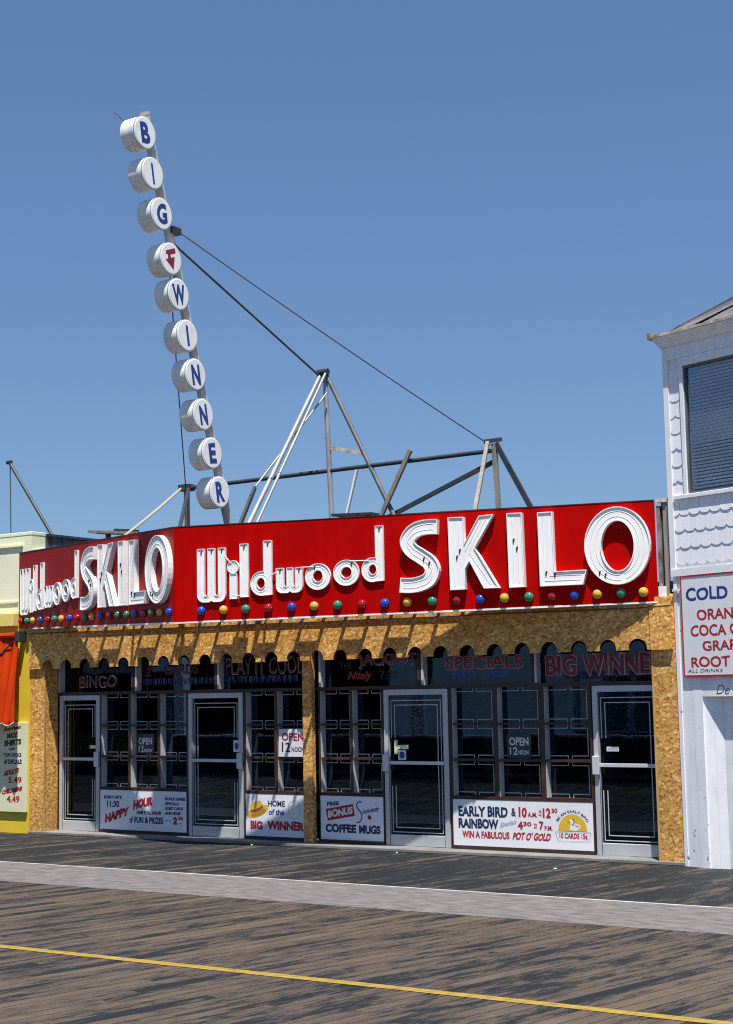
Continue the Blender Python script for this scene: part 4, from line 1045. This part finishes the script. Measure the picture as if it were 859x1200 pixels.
MB().box(-9.0, -0.30, -0.02, 0.001, 3.55, 3.58).build('moulding', M['pale_green'], YB)
mb = MB()
for i in range(60):
    y = 0.31 + i * 0.12
    mb.box(-0.06, -0.022 + (0.012 if i % 2 else 0), y, y + 0.119, 3.401, 4.60 - 0.0 * i)
mb.box(-9.0, -0.07, 7.45, 7.51, 3.401, 4.6)
mb.build('side_wall', M['dark_siding'], YB)
MB().box(-0.10, 0.02, 0.33, 7.5, 4.601, 4.64).build('roof_edge', M['steel_dark'], YB)
MB().beam((0.0, -0.02, 4.33), (0.0, 1.3, 4.50), 0.03, 0.06).build('flashing', M['white_enamel'], YB)
# awning: canvas hanging from a roller, gathered at the top
def awn(u, v):
    x = -2.6 + u * (2.6 - 0.19 + v * 0.19)
    y = -0.10 - 0.26 * v + 0.020 * math.sin(u * 42 + 1.5 * math.sin(v * 2.2)) * (0.4 + 0.6 * (1 - v)) + 0.012 * math.sin(u * 95 + v * 6)
    z = 3.02 - 1.31 * v
    return Vector((x, y, z))
nu, nv = 110, 26
mb = MB(); mb.v = [awn(i / nu, j / nv) for j in range(nv + 1) for i in range(nu + 1)]
mb.v += [v + Vector((0, 0.006, 0)) for v in mb.v]
n0 = (nu + 1) * (nv + 1)
for j in range(nv):
    for i in range(nu):
        a = j * (nu + 1) + i
        mb.f.append((a, a + 1, a + nu + 2, a + nu + 1)); mb.f.append((n0 + a, n0 + a + nu + 1, n0 + a + nu + 2, n0 + a + 1))
aw = mb.build('awning', M['orange'], YB, smooth=True, recalc=False)
hem = MB(); hem2 = MB(); prev = None
for i in range(nu + 1):
    u = i / nu; p = awn(u, 1)
    ph = ((p.x + 0.27) / 0.27) % 1.0
    dz = -0.055 + 0.055 * abs(2 * ph - 1) ** 2.0 * (1 if True else 0)
    q = p + Vector((0, 0, dz))
    if prev:
        hem.quad(prev[0], p, q, prev[1])
        hem2.quad(prev[1], q, q - Vector((0, 0, 0.014)), prev[1] - Vector((0, 0, 0.014)))
    prev = (p, q)
hem.build('valance', M['orange'], aw, recalc=False); hem2.build('hem', M['white_ink'], aw, recalc=False)
MB().lathe((-1.4, -0.11, 3.03), (1, 0, 0), [(0.05, -1.2), (0.05, 1.17)], 12).build('roller', M['orange'], aw)
MB().box(-0.205, -0.115, -0.17, -0.001, 2.93, 3.10).build('roller_bracket', M['steel_dark'], aw, bevel=0.01)
MB().tube([(-0.25, -0.13, 2.95), (-0.75, -0.22, 2.55)], 0.012, 6).build('crank_rod', M['steel_dark'], aw)
pp = thing('pipe_brace', (-0.1, 1.5, 4.66), 'slanting grey pipe on the roof of the yellow shop', 'pipe')
MB().tube([(-2.10, 1.5, 6.13), (-0.62, 1.5, 4.20)], 0.030, 10).build('pipe', M['steel_dark'], pp)
MB().tube([(-2.08, 1.5, 6.11), (-2.02, 1.5, 4.0)], 0.010, 6).build('wire', M['cable'], pp)
MB().lathe((-2.10, 1.5, 6.13), (1, 0, 0), [(0.035, -0.05), (0.035, 0.05)], 8).build('joint', M['steel_dark'], pp)
MB().box(-9.0, -0.07, 0.32, 7.45, 3.9, 4.0).build('roof', M['roof_felt'], YB)

PS = thing('price_sign', (-0.35, -0.03, 0.32), 'cream hand painted price board on the yellow wall, shirts with decals', 'sign')
MB().box(-0.66, -0.058, -0.045, -0.001, 0.32, 1.69).build('board', M['cream'], PS, bevel=0.004)
OS = 0.046
def ps(body, bx, m, **k):
    k['bold'] = k.get('bold', 0.02) + 0.035
    lettering(body, bx, FAC, OS, M[m], PS, **k)
ps('American', (-0.56, 1.545, -0.17, 1.61), 'electrode', slope=0.12, shear=0.2, bold=0.02)
ps('MADE', (-0.48, 1.435, -0.24, 1.525), 'electrode', slope=0.1, shear=0.15)
ps('SHIRTS', (-0.54, 1.315, -0.16, 1.41), 'electrode', slope=0.1, shear=0.1, bold=0.03)
ps('AND', (-0.44, 1.256, -0.30, 1.30), 'electrode', slope=0.08)
ps('YOUR CHOICE', (-0.56, 1.16, -0.16, 1.22), 'navy_ink', bold=0.02)
ps('of DECALS', (-0.54, 1.05, -0.15, 1.125), 'navy_ink', bold=0.02)
ps('ADULTS', (-0.55, 0.858, -0.20, 0.945), 'red_ink', slope=0.16, shear=0.25, bold=0.05)
ps('5.49', (-0.44, 0.755, -0.15, 0.86), 'red_ink', bold=0.0)
ps('CHILDRENS', (-0.58, 0.575, -0.125, 0.65), 'red_ink', slope=0.16, shear=0.25, bold=0.05)
ps('4.49', (-0.47, 0.46, -0.19, 0.57), 'red_ink', bold=0.0)

# ================================================================== WHITE HOUSE ON THE RIGHT
TH = R(19)
HF = frame((10.552, 0.0), (math.cos(TH), -math.sin(TH)))
WH = thing('white_house', (11.5, 0.5, 0), 'two storey white clapboard house with scalloped shingles and a blinds covered upper window', 'house')
def hb(a0, a1, o0, o1, z0, z1): return MB().fbox(HF, a0, a1, o0, o1, z0, z1)
HW = 4.6
hb(0.0, 0.345, -0.30, 0.0, 0.0, 3.34).fbox(HF, 0.345, HW, -0.30, 0.0, 1.937, 3.34).fbox(HF, 1.40, HW, -0.30, -0.0005, 0.0, 1.9365).build('lower_wall', M['house_white'], WH)
hb(0.0, 0.262, -0.30, 0.0, 3.341, 6.21).fbox(HF, 1.62, HW, -0.30, 0.0, 3.341, 6.21).fbox(HF, 0.262, 1.62, -0.30, 0.0, 3.341, 4.301).fbox(HF, 0.262, 1.62, -0.30, 0.0, 5.83, 6.21).build('upper_wall', M['house_clean'], WH)
hb(0.0, 0.2, -6.0, -0.301, 0.0, 6.21).fbox(HF, HW - 0.2, HW, -6.0, -0.301, 0.0, 6.21).fbox(HF, 0.2, HW - 0.2, -6.0, -5.8, 0.0, 6.21).build('side_wall', M['house_clean'], WH)
hb(0.2, HW - 0.2, -5.8, -0.301, 3.2, 3.3).build('storey_floor', M['interior'], WH)
# boards and grooves on the lower wall
hb(-0.012, 0.040, -0.1, 0.022, 0.0, 3.34).build('corner_board', M['house_white'], WH)
hb(0.041, 0.205, 0.0, 0.012, 0.0, 3.18).fbox(HF, 0.2085, 0.342, 0.0, 0.014, 0.0, 3.18).build('plank', M['house_white'], WH)
hb(0.3445, 1.6, 0.0, 0.012, 1.94, 2.08).build('lintel', M['house_white'], WH)
hb(-0.01, 0.105, 0.023, 0.05, 3.17, 3.20).build('ledge', M['house_white'], WH)
# half open board door in the recess
dr = MB()
pts = [(0.345, -0.004), (0.45, -0.05), (0.555, -0.095)]
for (a, o), (a2, o2) in zip(pts, pts[1:]):
    dr.hexa([HF(a, o - 0.03, 0.0), HF(a2 - 0.003, o2 - 0.03, 0.0), HF(a2 - 0.003, o2, 0.0), HF(a, o, 0.0), HF(a, o - 0.03, 1.935), HF(a2 - 0.003, o2 - 0.03, 1.935), HF(a2 - 0.003, o2, 1.935), HF(a, o, 1.935)])
for i in range(6):
    a = 0.555 + i * 0.14
    dr.fbox(HF, a, a + 0.137, -0.125, -0.095 - 0.003 * (i % 2), 0.0, 1.935)
dr.build('door', M['house_clean'], WH)
lettering('De', (0.545, 1.965, 0.76, 2.075), HF, 0.0135, M['navy_ink'], WH, bold=-0.012, shear=0.35)
# belt course, shingles
hb(-0.03, HW + 0.03, 0.0, 0.040, 3.345, 3.43).build('belt', M['house_clean'], WH)
hb(-0.035, 0.040, -0.1, 0.028, 3.431, 6.09).build('corner_board', M['house_clean'], WH)
SH = MB()
sw = 0.152
z = 3.475; row = 0; 
while z < 5.75:
    amax = HW if z < 4.2 else 0.198
    a = 0.042 - (sw / 2 if row % 2 else 0)
    top = min(z + 0.25, 5.83)
    if z < 4.2: top = min(top, 4.25)
    while a < amax - 0.01:
        l, r_ = max(a, 0.042) + 0.0015, min(a + sw, amax) - 0.0015
        if r_ - l > 0.02:
            jz = random.uniform(-0.004, 0.004); dep = 0.013 + random.uniform(-0.002, 0.003)
            low = []
            for k in range(9):
                t = k / 8; q = l + (r_ - l) * t
                uu_ = (q - a) / sw
                low.append((q, z + jz + 0.032 * abs(2 * uu_ - 1) ** 3.2))
            n = len(SH.v)
            for q, zz in low: SH.v.append(HF(q, dep, zz))
            SH.v.append(HF(r_, 0.004, top)); SH.v.append(HF(l, 0.004, top))
            SH.f.append(tuple(range(n, n + 11)))
            m_ = len(SH.v)
            for q, zz in low: SH.v.append(HF(q, 0.002, zz))
            for k in range(8): SH.f.append((n + k, m_ + k, m_ + k + 1, n + k + 1))
            SH.f.append((n, n + 10, m_)); SH.f.append((n + 8, m_ + 8, n + 9))
        a += sw
    z += 0.195; row += 1
SH.build('shingles', M['shingle'], WH, recalc=False)
# window with blinds
wn = hb(0.216, 0.262, 0.0, 0.032, 4.302, 5.83).fbox(HF, 1.62, 1.71, 0.0, 0.032, 4.302, 5.83).fbox(HF, 0.216, 1.71, 0.0, 0.036, 5.831, 5.93).build('window', M['house_clean'], WH)
hb(0.2625, 0.272, -0.06, 0.006, 4.302, 5.829).fbox(HF, 1.595, 1.619, -0.06, 0.006, 4.302, 5.829).fbox(HF, 0.272, 1.595, -0.06, 0.006, 5.805, 5.829).fbox(HF, 0.272, 1.595, -0.06, 0.006, 4.302, 4.325).build('frame', M['grey_steel'], wn)
hb(0.2725, 1.5945, -0.030, -0.026, 4.3255, 5.8045).build('glass', M['clear_glass'], wn)
bl = MB()
z = 4.36
while z < 5.80:
    wd = 0.030 if z > 4.85 else 0.022
    y0 = random.uniform(-0.002, 0.002)
    bl.hexa([HF(0.285, -0.065, z), HF(1.58, -0.065, z), HF(1.58, -0.050, z + wd), HF(0.285, -0.050, z + wd), HF(0.285, -0.067, z + 0.001), HF(1.58, -0.067, z + 0.001), HF(1.58, -0.052, z + wd + 0.001), HF(0.285, -0.052, z + wd + 0.001)])
    z += 0.0405
bl.build('blinds', M['blind'], wn)
hb(0.28, 1.594, -0.14, -0.13, 4.336, 5.81).build('curtain', M['dark_siding'], wn)
hb(0.06, 1.85, 0.0, 0.040, 4.252, 4.300).build('sill', M['house_clean'], wn, bevel=0.004)
# eaves: frieze, crown moulding, gutter edge, pediment
hb(-0.036, HW + 0.03, 0.0, 0.03, 5.935, 6.09).build('frieze', M['house_clean'], WH)
cr = MB()
prof = [(0.031, 6.091), (0.07, 6.10), (0.09, 6.14), (0.13, 6.18), (0.145, 6.214)]
for (o, z0), (o2, z1) in zip(prof, prof[1:]):
    e, e2 = 0.012 + o * 0.55, 0.012 + o2 * 0.55
    cr.hexa([HF(-e, -6.1, z0), HF(HW + e, -6.1, z0), HF(HW + e, o, z0), HF(-e, o, z0), HF(-e2, -6.1, z1), HF(HW + e2, -6.1, z1), HF(HW + e2, o2, z1), HF(-e2, o2, z1)])
cr.build('cornice', M['house_clean'], WH)
hb(-0.115, HW + 0.115, -6.15, 0.158, 6.215, 6.246).build('gutter', M['rust'], WH)
hb(-0.138, -0.1, -0.3, 0.168, 6.205, 6.285).build('gutter_end', M['roof_edge'], WH)
pk = HW / 2; sl_ = 0.219
def rk(a): return 6.240 + sl_ * (a - 0.068 if a < pk else HW - 0.068 - a)
q = 0.40
MB().hexa([HF(q, -0.2, 6.247), HF(HW - q, -0.2, 6.247), HF(HW - q, 0.02, 6.247), HF(q, 0.02, 6.247), HF(pk - 0.01, -0.2, rk(pk) - 0.07), HF(pk + 0.01, -0.2, rk(pk) - 0.07), HF(pk + 0.01, 0.02, rk(pk) - 0.07), HF(pk - 0.01, 0.02, rk(pk) - 0.07)]).build('pediment', M['house_clean'], WH)
for s_ in (0, 1):
    X_ = lambda a: a if s_ == 0 else HW - a
    e = 0.09
    MB().hexa([HF(X_(e), 0.022, 6.247 - 0.03), HF(pk, 0.022, rk(pk) - 0.075), HF(pk, 0.075, rk(pk) - 0.075), HF(X_(e), 0.075, 6.247 - 0.03), HF(X_(e), 0.022, rk(e)), HF(pk, 0.022, rk(pk)), HF(pk, 0.075, rk(pk)), HF(X_(e), 0.075, rk(e))]).build('rake', M['house_clean'], WH)
    MB().hexa([HF(X_(e - 0.02), -6.1, rk(e - 0.02) + 0.001), HF(pk, -6.1, rk(pk) + 0.001), HF(pk, 0.09, rk(pk) + 0.001), HF(X_(e - 0.02), 0.09, rk(e - 0.02) + 0.001), HF(X_(e - 0.02), -6.1, rk(e - 0.02) + 0.016), HF(pk, -6.1, rk(pk) + 0.016), HF(pk, 0.09, rk(pk) + 0.016), HF(X_(e - 0.02), 0.09, rk(e - 0.02) + 0.016)]).build('roof', M['roof_edge'], WH)

DS = thing('drinks_sign', tuple(HF(0.9, 0.03, 2.18)), 'white drinks menu board with a red border on the white house, COLD DRINKS at top', 'sign')
hb(0.125, 1.70, 0.015, 0.040, 2.187, 3.325).build('board', M['panel'], DS)
fr = hb(0.112, 0.1245, 0.015, 0.046, 2.175, 3.337).fbox(HF, 1.7005, 1.713, 0.015, 0.046, 2.175, 3.337).fbox(HF, 0.1245, 1.7005, 0.015, 0.046, 2.165, 2.1865).fbox(HF, 0.1245, 1.7005, 0.015, 0.046, 3.3255, 3.337)
fr.build('border', M['red_ink'], DS)
def hpx(a): return a
def ds(body, bx, m, **k): lettering(body, bx, HF, 0.0412, M[m], DS, **k)
ds('COLD DRINKS', (0.185, 3.045, 1.64, 3.20), 'blue_ink', bold=0.03)
ds('ORANGE', (0.335, 2.815, 1.10, 2.945), 'red_ink', bold=0.025)
ds('COCA COLA', (0.235, 2.63, 1.28, 2.765), 'red_ink', bold=0.025)
ds('GRAPE', (0.40, 2.46, 0.98, 2.58), 'red_ink', bold=0.025)
ds('ROOT BEER', (0.225, 2.275, 1.28, 2.40), 'red_ink', bold=0.025)
ds('ALL DRINKS', (0.165, 2.195 + 0.02, 0.68, 2.275 - 0.02), 'electrode', bold=0.0, shear=0.3)

# ================================================================== across the boardwalk (out of view, put there for the glass to mirror)
PV = thing('pavilion', (-18.0, -16, 0), 'long open boardwalk pavilion with white posts across from the arcade', 'pavilion')
MB().box(-60, -9.0, -24, -13.3, 3.1, 3.35).build('roof', M['pav_wood'], PV)
MB().box(-60, -9.0, -13.29, -13.15, 2.7, 3.36).build('fascia', M['house_clean'], PV)
MB().box(-60, -9.0, -24, -23.9, 0.0, 3.1).build('back_wall', M['steel_dark'], PV)
MB().box(-60, -9.0, -17.0, -16.9, 0.0, 0.95).build('low_wall', M['yellow_trim'], PV)
for xx in range(-57, -8, 4): MB().box(xx - 0.16, xx + 0.16, -13.7, -13.4, 0.0, 3.1).build('post', M['house_clean'], PV)
BO = thing('added_booth', (3.6, -15, 0), 'added white and blue booth, out of view, for the arcade glass to mirror', 'booth')  # unseen booth, added to give the right-hand glass something to mirror
for xx, yy in ((2.2, -15.8), (3.6, -15.8), (5.0, -15.8), (2.2, -14.2), (3.6, -14.2), (5.0, -14.2)): MB().box(xx - 0.06, xx + 0.06, yy - 0.06, yy + 0.06, 0.0, 2.3).build('post', M['house_clean'], BO)
MB().box(2.0, 5.2, -16.0, -14.0, 2.301, 2.45).build('roof', M['house_clean'], BO)
MB().box(2.27, 4.93, -14.23, -14.17, 0.02, 1.05).build('front_panel', M['blue_ink'], BO)
MB().box(2.27, 4.93, -15.83, -15.77, 0.02, 2.3).build('back_panel', M['pale_blue'], BO)
MB().box(2.1, 5.1, -14.35, -14.05, 1.051, 1.10).build('counter', M['house_clean'], BO)
LP_ = thing('added_lamp_post', (-1.35, -13.2, 0), 'added white lamp post, out of view, in place of a column mirrored in the glass', 'lamp post')  # added post, stands for the white column mirrored in a door
MB().lathe((-1.35, -13.2, 0), (0, 0, 1), [(0.30, 0), (0.30, 0.4), (0.20, 0.5), (0.17, 3.4), (0.22, 3.5)], 16).build('post', M['house_clean'], LP_, smooth=True)
MB().lathe((-1.35, -13.2, 3.5), (0, 0, 1), [(0.1, 0), (0.25, 0.12), (0.28, 0.3), (0.2, 0.5), (0.02, 0.56)], 16).build('lamp_shade', M['card'], LP_, smooth=True)
LW = thing('added_parapet', (2.0, -12.6, 0), 'added dark boarded parapet, out of view, to darken the reflections in the arcade glass', 'parapet')  # unseen wall, added to keep the lower reflections in the glass dark
MB().box(-8.8, 9.0, -12.66, -12.60, 0.0, 1.0).build('boarding', M['steel_dark'], LW)
MB().box(-8.8, 9.0, -12.72, -12.54, 1.001, 1.05).build('rail', M['house_clean'], LW)
for i, (xx, yy, s_) in enumerate(((9.31, -0.9, 0.024), (4.35, -0.12, 0.02), (6.7, -0.16, 0.014))):
    mb = MB(); n = 7
    for k in range(n):
        a = 2 * PI * k / n; mb.v.append(Vector((xx + s_ * math.cos(a) * random.uniform(0.6, 1.3), yy + s_ * math.sin(a) * random.uniform(0.6, 1.3), 0.003 + 0.012 * random.random())))
    mb.v.append(Vector((xx, yy, 0.018)))
    mb.f = [(k, (k + 1) % n, n) for k in range(n)] + [tuple(reversed(range(n)))]
    tag(mb.build('paper_scrap', M['paper'], None), ('crumpled paper scrap on the boards in front of the rightmost door', 'crumpled paper scrap near the slim column', 'crumpled paper scrap near the door beside the coffee mugs panel')[i], 'litter', 'scraps of litter')
